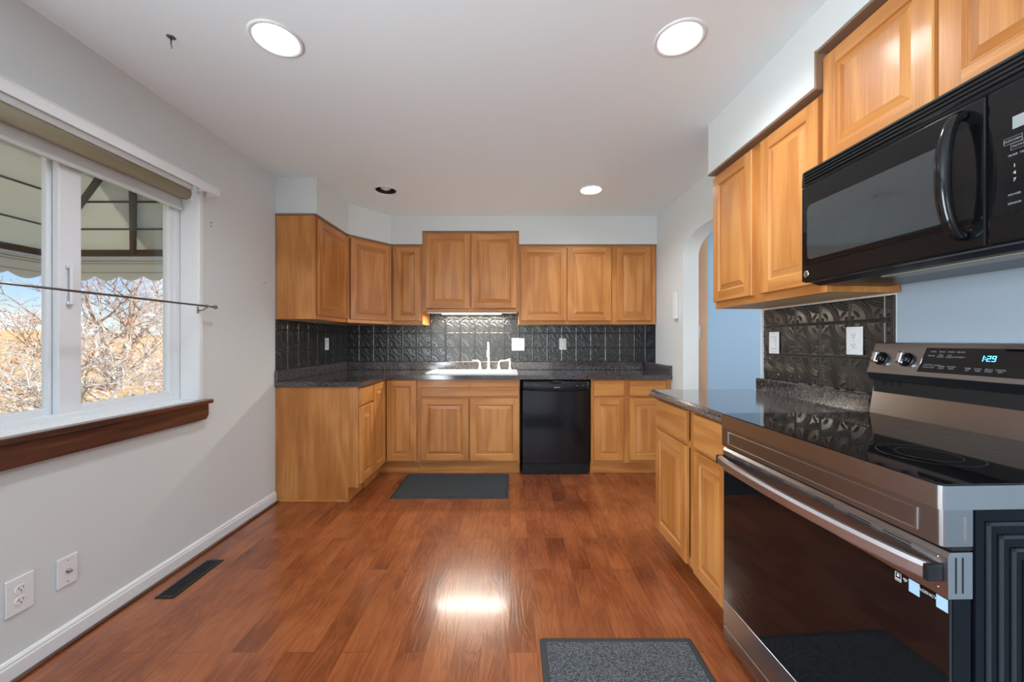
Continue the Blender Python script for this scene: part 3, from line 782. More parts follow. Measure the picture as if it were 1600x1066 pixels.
upper('raised_wall_cabinet', 'raised oak wall cabinet with two doors over the sink, lit beneath', -.886, .066, 1.500, ZT-.002, [(Xu(665.5), Xu(734.5)), (Xu(736.5), Xu(807))], bottomrail=.026)
upper('wall_cabinet', 'oak wall cabinet with two doors above the dishwasher', .068, .992, ZB, ZC-.002, [(Xu(814.5), Xu(884.8)), (Xu(886.4), Xu(955))])
uc = upper('wall_cabinet', 'single-door oak wall cabinet in the back right corner', .993, XR(UFY)-.008, ZB, ZC-.002, [(Xu(964), Xu(1017.5))])
bm = nb(); lathe(bm, [(0, .0008), (.006, .0007), (.0075, 0)], (.065, -.0205, 1.78), 'y', 10); obj('wood_knot', bm, CROWN, uc)
# left upper, facing +X, frame plane X=-1.482
lu = thing('wall_cabinet', 'oak wall cabinet with plain side panel, nearest the window wall', 'cabinet', (UXL-.02, Y1, 0), R(90))
LUD = (UXL-.02)-XL-.009; LW = YA-Y1-.001
carcass(lu, 0, LW, LUD, ZB, ZC-.014)
face_frame(lu, 0, LW, ZB, ZC-.014, [(0, .025), (LW-.02, LW)], [(ZB, ZB+.03), (ZC-.045, ZC-.014)])
door(lu, .03, LW-.012, ZB+.03, ZC-.03); crown(lu, 0, LW, ZC-.002)
bm = nb(); box(bm, -.010, 0, -.006, LUD, ZC-.014, ZC-.0005, .002); obj('top_edge_strip', bm, CROWN, lu)
# diagonal corner upper
A_ = Vector((UXL-.012, YA, 0)); B_ = Vector((BXX, YU+.015, 0)); dg = B_-A_; an = math.atan2(dg.y, dg.x); ln = dg.length
du = thing('corner_wall_cabinet', 'oak wall cabinet set diagonally across the back left corner', 'cabinet', A_, an)
inv = Matrix.Translation(A_) @ Matrix.Rotation(an, 4, 'Z'); inv = inv.inverted()
def loc_poly(ps): return [tuple((inv @ Vector((x, y, 0)))[:2]) for x, y in ps]
bm = nb(); prism(bm, loc_poly([(A_.x+.006, A_.y+.021), (B_.x-.013, B_.y+.006), (BXX-.001, YB-.009), (XL+.009, YB-.009), (XL+.009, YA+.001), (A_.x-.012, YA+.001)]), ZB, ZC-.014)
obj('body', bm, OAKV, du)
face_frame(du, 0, ln, ZB, ZC-.014, [(0, .02), (ln-.02, ln)], [(ZB, ZB+.03), (ZC-.045, ZC-.014)], t=.01)
door(du, .022, ln-.018, ZB+.03, ZC-.03); crown(du, .01, ln-.005, ZC-.002)

# under-cabinet light
ul = thing('under_cabinet_light', 'lit strip light under the raised cabinet over the sink', 'light', (-.41, 3.90, 1.500))
bx('housing', TRIM, ul, -.45, .45, -.035, .035, -.012, -.0005, bev=.003)
bx('tube', TUBE, ul, -.30, .30, -.02, .02, -.024, -.0125, bev=.004)
lamp('AREA', 'strip_light', (-.41, 3.90, 1.470), (0, 0, 0), 16, (1, .93, .78), shape='RECTANGLE', size=.7, size_y=.03)

# ---- embossed splashback panels
TS = .1555
def emboss(W_, z0, z1, step, x_off=0, keep=None, th=.006):
    nx = int(W_/step)+1; nz = int((z1-z0)/step)+1
    xs = np.linspace(0, W_, nx); zs = np.linspace(z0, z1, nz); XX, ZZ = np.meshgrid(xs, zs, indexing='ij')
    u = ((XX+x_off)/TS) % 1.0; v = ((ZZ-.985)/.1525) % 1.0
    def band(d, w_): return np.clip(1-np.abs(d)/w_, 0, 1)
    h = np.zeros_like(u)
    du_ = np.minimum(u, 1-u); dv_ = np.minimum(v, 1-v)
    h = np.maximum(h, 1.15*band(du_, .034)**.8); h = np.maximum(h, band(dv_, .03))
    h -= .5*band(du_-.05, .02); h -= .5*band(dv_-.05, .02)
    # rope-edged quarter circles round each corner of the tile, a small flower at the crossings
    inn_ = (np.minimum(du_, dv_) > .055)
    for cx, cy in ((0, 0), (1, 1), (0, 1), (1, 0)):
        rr = np.hypot(u-cx, v-cy); a = np.arctan2(np.abs(v-cy), np.abs(u-cx))
        near_ = 1 if (cx, cy) in ((0, 0), (1, 1)) else 0
        if near_:
            h = np.maximum(h, .95*band(rr-.66, .024)*inn_); h = np.maximum(h, .9*band(rr-.595, .022)*inn_); h = np.maximum(h, .6*band(rr-.53, .018)*inn_)
        h = np.maximum(h, .6*band(rr-.30, .035)*np.clip(np.cos(2*(a-PI/4)), 0, 1)**6)
        h = np.maximum(h, .9*np.clip(1-np.hypot(np.abs(u-cx)-.10, np.abs(v-cy)-.10)/.04, 0, 1)**.6)
    Y = -.002 - th*h*.75
    vs = np.stack([XX, Y, ZZ], -1).reshape(-1, 3)
    idx = np.arange(nx*nz).reshape(nx, nz)
    f = np.stack([idx[:-1, :-1], idx[1:, :-1], idx[1:, 1:], idx[:-1, 1:]], -1).reshape(-1, 4)
    if keep is not None:
        c_ = vs[f].mean(1); f = f[keep(c_[:, 0], c_[:, 2])]
    me = bpy.data.meshes.new('embossed_panel'); me.from_pydata(vs.tolist(), [], f.tolist()); me.materials.append(PEWTER)
    me.polygons.foreach_set('use_smooth', [True]*len(me.polygons))
    return me
def splash(name, lab, W_, z0, z1, step, loc, rz, x_off=0, keep=None):
    t_ = thing(name, lab, 'splashback', loc, rz)
    o = bpy.data.objects.new('embossed_panel', emboss(W_, z0, z1, step, x_off, keep)); C.objects.link(o); o.parent = t_
    return t_
XB1 = XR(YB)-.004
sp1 = splash('splashback', 'embossed dark metal splashback along the back wall behind the sink', XB1-XL-.004, .9855, 1.4985, .0048, (XL+.002, YB-.0005, 0), 0, x_off=.02,
       keep=lambda x, z: (z < ZB-.002) | ((x+XL > -.884) & (x+XL < .064)))
sp2 = splash('splashback', 'embossed dark metal splashback on the window wall under the wall cabinets', YB-Y1-.012, .9855, ZB-.002, .0048, (XL+.0005, Y1+.002, 0), R(90))
bx('end_cap', PEWTER, sp2, -.002, .003, -.007, -.0003, .9855, ZB-.002)
o = bx('corner_cap', PEWTER, sp1, -.0, .012, -.012, -.0005, .9855, ZB-.002); 
RY0 = AY0-.012
LR = RY0-1.483
sp3 = splash('splashback', 'embossed dark metal splashback left of the range under the wall cabinets', LR, .985, 1.385, .0030, (XR(RY0)-.0005, RY0, 0), RW, x_off=.07)
bx('end_cap', PEWTER, sp3, LR-.002, LR+.010, -.009, -.0003, .985, 1.385, bev=.002)
# plain side piece at the right wall end of the back run
sp4 = thing('splashback_return', 'plain black splashback return on the right wall beside the corner cabinet', 'splashback', (XR(YB-.012)-.0005, YB-.012, 0), RW)
bx('flat_panel', BLACKM, sp4, 0, YB-.012-UFY-.02, -.004, -.0003, .987, ZB-.002)

# ---- wall plates
def plate(name, label, loc, rz, kind, w_=.07, h_=.115, cat='outlet'):
    t_ = thing(name, label, cat, loc, rz)
    bx('cover_plate', PLATE, t_, -w_/2, w_/2, -.006, 0, -h_/2, h_/2, bev=.0022)
    def recept(cx):
        for dz in (.021, -.021):
            bm = nb(); pr = rrect(.0165, .0145, .011, 0, n=5)
            A = [bm.verts.new((cx+x, -.006, dz+y)) for x, y, _ in pr]; B = [bm.verts.new((cx+x*.96, -.0085, dz+y*.96)) for x, y, _ in pr]
            bm.faces.new(B)
            for i in range(len(A)): bm.faces.new((A[i], A[(i+1) % len(A)], B[(i+1) % len(B)], B[i]))
            rc = obj('receptacle', bm, PLATE, t_)
            bm = nb(); box(bm, cx-.0075, cx-.0055, -.0089, -.0084, dz-.001, dz+.008); box(bm, cx+.0055, cx+.0075, -.0089, -.0084, dz, dz+.007)
            lathe(bm, [(0, .0005), (.0024, .0005), (.0024, 0)], (cx, -.0084, dz-.007), 'y', 10); obj('slots', bm, DARK, rc)
    def toggle(cx):
        bx('switch_surround', PLATE, t_, cx-.006, cx+.006, -.0075, -.0055, -.013, .013, bev=.001)
        bm = nb(); extr(bm, [(-.007, -.006), (-.018, .004), (-.018, .009), (-.007, .004)], cx-.0045, cx+.0045); obj('toggle', bm, PLATE, t_)
    if kind == 'outlet': recept(0)
    elif kind == 'toggle': toggle(0)
    elif kind == 'double': toggle(-.023); recept(.023) if False else toggle(.023)
    elif kind == 'rocker':
        bm = nb(); extr(bm, [(-.006, -.033), (-.0095, -.03), (-.007, 0), (-.0095, .03), (-.006, .033)], -.0165, .0165); obj('rocker', bm, PLATE, t_)
        bx('slots', DARK, t_, -.0172, .0172, -.0065, -.0058, -.0338, .0338)
    elif kind == 'coax':
        bm = nb(); lathe(bm, [(0, .016), (.0035, .016), (.0045, .012), (.0045, .008), (.007, .008), (.007, .002), (.008, 0)], (0, -.006, 0), 'y', 14); obj('connector', bm, NICKEL, t_)
    bm = nb()
    for dz in ((.042, -.042) if kind in ('coax', 'toggle', 'double') else (.0,) if kind == 'outlet' else (.048, -.048)):
        for cx in ((-.023, .023) if kind == 'double' else (0,)):
            lathe(bm, [(0, .0014), (.0025, .001), (.003, 0)], (cx, -.006, dz*h_/.115), 'y', 10)
    obj('screw', bm, PRINTD if kind != 'outlet' else PLATE, t_)
    return t_
yb_ = YB-.0065
plate('switch_plate', 'white double switch plate on the back splashback, right of the faucet', (.066, yb_-.0015, 1.170), 0, 'double', .133, .132, 'switch')
plate('wall_outlet', 'single white plate on the back splashback above the dishwasher', (.543, yb_, 1.175), 0, 'rocker', .075, .12, 'switch')
plate('wall_outlet', 'white plate on the splashback beside the back left corner', (XL+.0065, 3.67, 1.178), R(90), 'rocker')
def rloc(y, off=.0065): return (XR(y)-off, y)
plate('wall_switch', 'white rocker switch on the splashback near the archway', (*rloc(2.128, .007), 1.197), RW, 'rocker', .075, .12, 'switch')
plate('wall_outlet', 'white double outlet on the splashback just left of the range', (*rloc(1.638, .007), 1.208), RW, 'outlet', .075, .12)
plate('wall_outlet', 'white double outlet low on the window wall, nearest the camera', (XL+.0005, 1.385, .293), R(90), 'outlet', .08, .13)
plate('cable_plate', 'white cable socket plate low on the window wall', (XL+.0005, 1.533, .290), R(90), 'coax', .07, .115, 'cable socket')
plate('wall_switch', 'white switch on the peach wall seen through the archway', (1.7845, 3.655, 1.29), R(-90), 'toggle', .07, .115, 'switch')
it = thing('intercom_cover', 'white flat cover on the wall beside the archway', 'wall cover', (*rloc(3.36, .0005), 1.52), RW)
bx('cover', PLATE, it, -.035, .035, -.022, 0, -.12, .12, bev=.005)
# door chime hook etc.
bm = nb(); lathe(bm, [(0, .003), (.004, .002), (.005, 0)], (0, 0, 0), 'y', 8)
tag(obj('wall_screw', bm, NICKEL, loc=(*rloc(3.62, .0005), 1.60), rz=RW), 'small screw left in the wall above the corner of the back worktop', 'screw')
bm = nb(); tube(bm, [(XL+.0005, 2.745, 1.62), (XL+.012, 2.745, 1.618), (XL+.014, 2.75, 1.63)], .0012, 6)
tag(obj('wall_nail', bm, NICKEL), 'small nail in the window wall halfway to the cabinets', 'nail')
bm = nb(); lathe(bm, [(0, .003), (.004, .002), (.005, 0)], (0, 0, 0), 'y', 8); lathe(bm, [(0, .003), (.004, .002), (.005, 0)], (0, 0, .022), 'y', 8)
tag(obj('wall_screws', bm, NICKEL, loc=(XL+.0005, 2.27, 1.885), rz=R(90)), 'pair of leftover screws in the wall right of the window', 'screw')

# ---- right run
def rthing(name, label, cat, x, y, z=0): return thing(name, label, cat, (x, y, z), RW)
BY0 = 2.285; BXF = .872
bc = rthing('range_side_base_cabinet', 'oak base cabinet with two drawers and two doors beside the range', 'cabinet', BXF, BY0)
Wc = .745; DC = XR(BY0)-BXF-.012
carcass(bc, 0, Wc, DC-.006, 0, .872, top=False, toe=.10, toe_in=.075)
face_frame(bc, 0, Wc, .10, .872, [(0, .02), (.395, .455), (Wc-.02, Wc)], [(.10, .135), (.68, .715), (.86, .872)])
drawer(bc, .006, .385, .705, .862); drawer(bc, .462, Wc-.004, .705, .862)
door(bc, .006, .385, .105, .688); door(bc, .462, Wc-.004, .105, .688)
rw = rthing('range_side_worktop', 'short dark speckled worktop between the archway and the range', 'worktop', .826, 2.315)
Lw = 2.315-1.532; DW_ = XR(2.315)-.826-.010
bm = nb(); box(bm, 0, Lw, .018, DW_-.004, .876, .914)
extr(bm, [(.018, .876), (.004, .876), (0, .880), (0, .886), (.005, .890), (.010, .893), (.012, .902), (.018, .914)], 0, Lw)
obj('slab', bm, LAM, rw)
bm = nb(); extr(bm, [(DW_-.026, .914), (DW_-.028, .985), (DW_-.022, .992), (DW_-.004, .992), (DW_-.004, .914)], .085, Lw); obj('upstand', bm, LAM, rw)
# upper cabinets over the worktop
FRX = UX+.020
def rupper(name, label, y0, W__, z0, z1, doors, stiles, br_=.04):
    x = FRX + .0176*(UY0-y0)
    t_ = rthing(name, label, 'cabinet', x, y0); D_ = XR(y0)-x-.011
    carcass(t_, 0, W__, D_, z0, z1-.012)
    face_frame(t_, 0, W__, z0, z1-.012, stiles, [(z0, z0+br_), (z1-.045, z1-.012)])
    for a, b_ in doors: door(t_, a, b_, z0+br_-.004, z1-.028)
    bm = nb(); box(bm, -.002, W__, -.043, .012, z1-.010, z1+.0, .002); obj('top_edge_strip', bm, CROWN, t_)
    return t_
WU = UY0-UY1
rupper('wall_cabinet', 'large oak wall cabinet with two doors left of the microwave', UY0, WU, 1.391, ZC-.002, [(.008, .352), (.415, WU-.022)], [(0, .02), (.345, .42), (WU-.035, WU)])
WM = .765
mc = rupper('raised_wall_cabinet', 'raised oak wall cabinet with two doors above the microwave', UY1-.002, WM, 1.842, ZT-.002, [(.001, .373), (.384, WM-.002)], [(0, .04), (.36, .40), (WM-.04, WM)], br_=.02)
bm = nb(); box(bm, -.010, -.001, -.044, .014, 2.155, ZT+.002, .002); obj('side_edge_strip', bm, CROWN, mc)
# next cabinet toward the camera, at the edge of the picture
rupper('wall_cabinet', 'oak wall cabinet at the right edge beyond the microwave', UY1-.002-WM-.002, .40, 1.391, ZC-.002, [(.02, .38)], [(0, .03), (.37, .40)])

# ---- microwave
MX = 1.088
mw = rthing('microwave', 'black over-the-range microwave with bow handle hung under the raised cabinet', 'microwave', MX+.0, UY1-.004, 1.424)
MW = .757; MD = XR(UY1)-MX-.012
bm = nb(); box(bm, 0, MW, .025, MD, .02, .411, .004); obj('body', bm, BLACKM, mw)
bm = nb(); extr(bm, [(.03, .0), (.008, .0), (.004, .004), (.03, .02), (MD-.03, .02), (MD-.05, -.012), (.06, -.010)], .003, MW-.003); obj('underside', bm, BLACKM, mw)
bx('lamp_lens', mat('smoked_lamp_lens', (.24, .235, .20), .35), mw, .22, MW-.10, .08, .15, -.0145, -.0105, bev=.001)
# vent grille
bm = nb(); extr(bm, [(.025, .352), (0.0, .352), (-.003, .357), (.0, .409), (.006, .411), (.025, .411)], 0, MW)
vg = obj('vent_grille', bm, BLACKM, mw)
for k in range(4):
    z = .3665+k*.0112; bm = nb(); box(bm, .014, MW-.014, -.0085, .002, z-.0028, z+.0028, .0025, 2); obj('vent_slat', bm, BLACK, vg)
    bm = nb(); box(bm, .012, MW-.012, -.0045, -.0005, z+.0030, z+.0080); obj('vent_slot', bm, DARK, vg)
# door
DWd = .553
bm = nb(); box(bm, 0, DWd-.0015, -.004, .0245, .002, .350, .004, 2); dr = obj('door', bm, BLACK, mw)
def rr_panel(bm, x0, x1, z0, z1, r, y0, y1, n=6):
    pr = rrect((x1-x0)/2, (z1-z0)/2, r, 0, n=n); cx, cz = (x0+x1)/2, (z0+z1)/2
    A = [bm.verts.new((cx+x, y0, cz+z)) for x, z, _ in pr]; B = [bm.verts.new((cx+x, y1, cz+z)) for x, z, _ in pr]
    bm.faces.new(B); bm.faces.new(A[::-1])
    for i in range(len(A)): bm.faces.new((A[i], A[(i+1) % len(A)], B[(i+1) % len(B)], B[i]))
bm = nb(); rr_panel(bm, .012, DWd-.008, .062, .295, .012, -.0042, -.0062); gf = obj('door_glass', bm, BGLASS, dr)
bm = nb(); rr_panel(bm, .030, DWd-.068, .080, .278, .02, -.0063, -.0070); obj('viewing_pane', bm, MWGLASS, dr)
# handle
bm = nb(); pts = []; rd_ = []
for k in range(25):
    a = PI*k/24; pts.append((.512+.016*math.cos(a)*0, -.006-.054*math.sin(a)**.8, .181+.145*math.cos(a))); rd_.append(.0115+.0035*math.sin(a))
tube(bm, pts, rd_, 16, sq=1.0); obj('handle', bm, BLACK, dr)
bm = nb(); lathe(bm, [(0, .0016), (.0105, .0016), (.0125, .0005), (.0125, 0)], (.022, -.0042, .030), 'y', 28); bd = obj('badge', bm, CHROME, dr)
bm = nb(); lathe(bm, [(.0078, .0003), (.0088, .0003)], (.022, -.0058, .030), 'y', 24, cap=False); obj('badge_ring', bm, NICKEL, bd)
text_mesh('badge_monogram', 'GE', .010, NICKEL, bd, (.022, -.0060, .030), shear=.3)
# control panel
bm = nb(); box(bm, DWd+.0015, MW, -.004, .0245, .002, .350, .004, 2); cpn = obj('control_panel', bm, BLACK, mw)
bm = nb(); rr_panel(bm, DWd+.006, MW-.008, .062, .305, .008, -.0042, -.0055); obj('keypad_glass', bm, BGLASS, cpn)
bx('display', DISP, cpn, .600, .700, -.0064, -.0056, .245, .272)
yk = -.0058
for i, row_ in enumerate((('1', '2', '3'), ('4', '5', '6'), ('7', '8', '9'), ('', '0', ''))):
    for j, ch in enumerate(row_):
        if ch: text_mesh('key', ch, .011, PRINT, cpn, (.603+.020*j, yk, .165-.0155*i))
words = [(.600, .222, 'POPCORN'), (.640, .222, 'BEVERAGE'), (.680, .222, 'REHEAT'), (.612, .207, 'POTATO'), (.652, .207, 'PIZZA'), (.600, .189, 'TIMER'), (.628, .189, 'TIME COOK'),
         (.603, .103, 'POWER'), (.645, .103, 'SET CLOCK'), (.603, .084, 'SENSOR'), (.645, .084, 'START'), (.720, .150, 'DEFROST')]
for x, z, s in words: text_mesh('key_label', s, .0062, PRINTD, cpn, (x, yk, z))
bm = nb()
for x0, x1, z0, z1 in ((.585, .616, .215, .229), (.624, .657, .215, .229), (.597, .629, .200, .214)):
    for a in ((x0, x1, z0, z0+.0005), (x0, x1, z1-.0005, z1), (x0, x0+.0005, z0, z1), (x1-.0005, x1, z0, z1)): box(bm, a[0], a[1], -.0061, -.0056, a[2], a[3])
obj('key_outline', bm, PRINTD, cpn)

# ---- range
rg = thing('electric_range', 'stainless steel electric range with black glass top and oven door', 'range', (.8197, 1.513, 0), R(-88))
RWD = .757
bm = nb(); box(bm, .002, RWD-.002, .070, .615, .03, .872, .003); body = obj('body', bm, SIDEB, rg)
# embossed nested ribs on the near side panel
bm = nb(); x = RWD-.0035
for k in range(5):
    y0 = .094+.0262*k; z1_ = .848-.0262*k
    box(bm, x, RWD+.0015, y0, y0+.0075, .06+.0262*k, z1_, .0012, 2); box(bm, x, RWD+.0015, y0, .60-.0262*k, z1_-.0075, z1_, .0012, 2)
    box(bm, x, RWD+.0015, .5925-.0262*k, .60-.0262*k, .06+.0262*k, z1_, .0012, 2)
obj('pressed_rib', bm, RIB, body)
bm = nb()
for xx in (.06, RWD-.06):
    for yy in (.11, .57): lathe(bm, [(0, 0), (.02, 0), (.02, .012), (.008, .016), (.008, .032), (0, .032)], (xx, yy, .0), n=14)
obj('levelling_foot', bm, RUBBER, rg)
# cooktop tray
def plan(x0, x1, y0, y1, r, n=5):
    pts = [(x1, y1), (x0, y1)]
    for k in range(n+1): a = R(180+90*k/n); pts.append((x0+r+r*math.cos(a), y0+r+r*math.sin(a)))
    for k in range(n+1): a = R(270+90*k/n); pts.append((x1-r+r*math.cos(a), y0+r+r*math.sin(a)))
    return pts
bm = nb(); prism(bm, plan(0, RWD, 0, .615, .010), .873, .9205); ct = obj('cooktop_frame', bm, STEEL, rg)
bm = nb(); prism(bm, plan(.004, RWD-.004, .004, .612, .007), .9205, .9235); cg = obj('cooktop_glass', bm, BGLASS, rg)
RING = mat('burner_ring_print', (.035, .035, .035), .2)
for (cx, cy, r_) in ((.20, .20, .115), (.56, .20, .095), (.20, .46, .08), (.56, .46, .105), (.56, .46, .07), (.56, .20, .06), (.38, .50, .05)):
    bm = nb(); lathe(bm, [(r_-.0009, 0), (r_-.0009, .0002), (r_+.0009, .0002), (r_+.0009, 0)], (cx, cy, .9234), n=64, cap=False); obj('burner_ring', bm, RING, cg)
# manifold band
bm = nb(); prism(bm, plan(.001, RWD-.001, .003, .066, .009), .800, .8725)
mb = obj('front_band', bm, STEELD, rg)
bm = nb()
x0, x1, z0, z1_ = .045, RWD-.045, .8125, .860
for a in ((x0, x1, z0, z0+.003), (x0, x1, z1_-.003, z1_), (x0, x0+.006, z0, z1_), (x1-.006, x1, z0, z1_)): box(bm, a[0], a[1], .0005, .0035, a[2], a[3], .001, 2)
box(bm, RWD-.0012, RWD+.001, .047, .051, .812, .860, .0008)
obj('pressed_outline', bm, STEEL, mb)
bm = nb(); box(bm, .004, RWD-.004, .026, .069, .790, .7995); obj('gap_shadow_strip', bm, DARK, rg)
# oven door
bm = nb(); box(bm, .001, RWD-.001, .022, .064, .095, .774, .003); dcore = obj('oven_door', bm, SIDEB, rg)
bm = nb(); prof = [(.014, .697), (.013, .779), (.018, .789), (.064, .789), (.064, .697)]
extr(bm, prof, 0, RWD); db = obj('door_top_band', bm, STEEL, dcore)
bm = nb(); box(bm, .0, RWD, .0145, .0225, .192, .6965, .0015); dg_ = obj('door_glass', bm, BGLASS, dcore)
bm = nb(); box(bm, .0, RWD, .013, .064, .096, .1915, .002); obj('door_bottom_band', bm, STEEL, dcore)
for cx in (.10, .19, .29, .47, .57, .66):
    for dz in (0, .0065): bx('vent_slot', DARK, db, cx-.03, cx+.03, .0120, .0135, .771-dz, .773-dz)
for yy in (.028, .042): bx('vent_slot', DARK, db, RWD-.0005, RWD+.0008, yy, yy+.0035, .708, .779, bev=.0008)
for z in (.781, .720):
    bm = nb(); lathe(bm, [(0, .001), (.002, .0008), (.0025, 0)], (RWD-.018, .0135, z-.008), 'y', 8); obj('screw', bm, CHROME, db)
# bowed handle
bm = nb(); pr = [(-.009, -.016), (.008, -.016), (.011, -.010), (.011, .012), (.006, .016), (-.004, .016), (-.012, .009), (-.012, -.012)]
rings = []
for k in range(33):
    u = k/32; x = .012+(RWD-.030)*u; c_ = 1-(2*u-1)**2; y = -.006-.030*c_**.8; z = .744
    rings.append([(x, y+a, z+b_) for a, b_ in pr])
V = loftrings(bm, rings, True); bm.faces.new(V[0][::-1])
for f in bm.faces: f.smooth = False
oh = obj('handle', bm, mat('handle_steel', (.72, .73, .78), .3, metal=1), dcore)
bm = nb(); box(bm, RWD-.0185, RWD-.008, -.018, .0135, .7275, .7605, .002); obj('handle_end_cap', bm, BLACKM, oh)
bm = nb(); box(bm, .002, .012, -.018, .0135, .7275, .7605, .002); obj('handle_end_cap', bm, BLACKM, oh)
# stickers and print on the door glass
yk = .0142
bm = nb(); x0, x1, z0, z1_ = .655, .668, .674, .693
for a in ((x0, x1, z0, z0+.001), (x0, x1, z1_-.001, z1_), (x0, x0+.001, z0, z1_), (x1-.001, x1, z0, z1_)): box(bm, a[0], a[1], yk-.0003, yk+.0005, a[2], a[3])
box(bm, x0+.004, x1-.004, yk-.0003, yk+.0005, .684, .690); box(bm, x0+.002, x1-.002, yk-.0003, yk+.0005, .677, .680)
obj('printed_icon', bm, PRINT, dg_)
bm = nb()
for k, r_ in enumerate((.002, .0045, .007)):
    for q in range(7):
        a = R(55+70*q/6); box(bm, .6765+math.cos(a)*r_-.0008, .6765+math.cos(a)*r_+.0008, yk-.0003, yk+.0005, .681+math.sin(a)*r_-.0006, .681+math.sin(a)*r_+.0006)
obj('printed_wireless_icon', bm, PRINT, dg_)
bx('sticker', STICK, dg_, .684, .705, yk-.0003, yk+.0005, .667, .694)
text_mesh('printed_word', 'AGENCY', .0085, PRINT, dg_, (.720, yk-.0001, .685))
bx('sticker', STICK, dg_, .736, .756, yk-.0003, yk+.0005, .669, .695)
# storage drawer
bm = nb(); extr(bm, [(.064, .012), (.030, .012), (.017, .03), (.013, .060), (.013, .086), (.018, .089), (.064, .089)], .001, RWD-.001); obj('storage_drawer', bm, STEELD, rg)
# backguard
bm = nb(); extr(bm, [(.608, .9236), (.608, .9237), (.6265, 1.034), (.636, 1.034), (.636, .9236)], 0, RWD); bgp = obj('backguard_riser', bm, STEEL, rg)
bm = nb(); box(bm, .004, RWD-.004,  .622, .6375, .9236, 1.09); obj('vent_recess', bm, DARK, bgp)
for k in range(3): bx('vent_fin', BLACKM, bgp, .045+k*.028, .049+k*.028, .6185, .6225, 1.036, 1.054)
bm = nb(); extr(bm, [(.598, 1.084), (.6345, 1.197), (.638, 1.200), (.6405, 1.196), (.6405, 1.06), (.632, 1.052), (.609, 1.058)], 0, RWD); hd = obj('control_head', bm, STEEL, rg)
bm = nb(); extr(bm, [(.5975, 1.0825), (.609, 1.0565), (.632, 1.0505), (.632, 1.055), (.610, 1.061), (.600, 1.0825)], .001, RWD-.001); obj('head_underside', bm, BLACKM, hd)
tilt = math.atan2(.0365, .113)
def onface(x, t, off=0):  # t along face from bottom
    return Vector((x, .598+math.sin(tilt)*t - math.cos(tilt)*off, 1.084+math.cos(tilt)*t + math.sin(tilt)*off))
TM = Matrix.Rotation(-tilt, 4, 'X')
def tilted(bm, org):
    for v in bm.verts: v.co = (TM @ v.co) + org
bm = nb(); pr = [(.182, .016), (.575, .016), (.570, .104), (.190, .104)]
A = [bm.verts.new((x, 0, z)) for x, z in pr]; B = [bm.verts.new((x, -.0015, z)) for x, z in pr]
bm.faces.new(B); [bm.faces.new((A[i], A[(i+1) % 4], B[(i+1) % 4], B[i])) for i in range(4)]
tilted(bm, onface(0, 0)); pn = obj('display_panel', bm, BGLASS, hd)
bm = nb(); tube(bm, [(.1805, -.001, .015), (.1885, -.001, .105)], .0012, 6); tilted(bm, onface(0, 0)); obj('panel_edge', bm, CHROME, pn)
def knob(x):
    bm = nb(); lathe(bm, [(0, .002), (.026, .002), (.0265, 0)], (0, 0, 0), 'y', 28); tilted(bm, onface(x, .058)); kb = obj('knob', bm, BLACKM, hd)
    bm = nb(); lathe(bm, [(.0225, .002), (.022, .018), (.019, .022), (0, .0225)], (0, 0, 0), 'y', 28); tilted(bm, onface(x, .058)); obj('knob_skirt', bm, BLACK, kb)
    bm = nb(); box(bm, -.010, .010, -.034, -.015, -.022, .022, .006, 3); tilted(bm, onface(x, .058)); obj('knob_grip', bm, CHROME, kb)
for x in (.040, .132, RWD-.132, RWD-.040): knob(x)
def ptxt(s, x, t, size=.0065, m=PRINTD): return text_mesh('printed_label', s, size, m, pn, onface(x, t, .0017), rot=(R(90)-tilt, 0, 0))
for s, x, t in (('BAKE', .214, .090), ('BROIL', .240, .090), ('WARM', .265, .090), ('AIR FRY', .292, .090), ('PROOF', .211, .075), ('KEEP\nWARM', .238, .075), ('SELF\nCLEAN', .264, .075), ('CONNECT', .291, .073),
                ('CONTROL LOCK', .220, .042), ('HOLD 3 SEC', .212, .034), ('OVEN\nLIGHT', .250, .036), ('FROZEN\nBAKE', .278, .036), ('TIMER\nSET', .322, .034), ('COOK\nTIME', .348, .034), ('DELAY\nSTART', .375, .034), ('CANCEL\nOFF', .402, .034)):
    ptxt(s, x, t)
# seven segment clock 1:29
bm = nb()
def seg(bm, x, t, chars):
    w__, h__, s = .0075, .016, .0016
    m_ = {'a': (0, w__, h__, h__), 'g': (0, w__, h__/2, h__/2), 'd': (0, w__, 0, 0), 'f': (0, 0, h__/2, h__), 'e': (0, 0, 0, h__/2), 'b': (w__, w__, h__/2, h__), 'c': (w__, w__, 0, h__/2)}
    for c_ in chars:
        a, b_, z0, z1_ = m_[c_]; box(bm, x+a-s/2, x+b_+s/2, -.0022, -.0016, t+z0-s/2, t+z1_+s/2)
seg(bm, .350-.004, .064, 'bc'); seg(bm, .363, .064, 'abged'); seg(bm, .3755, .064, 'abcdfg')
box(bm, .3575, .3592, -.0022, -.0016, .0690, .0706); box(bm, .3575, .3592, -.0022, -.0016, .0750, .0766)
tilted(bm, onface(0, 0)); obj('clock_digits', bm, LED, pn)

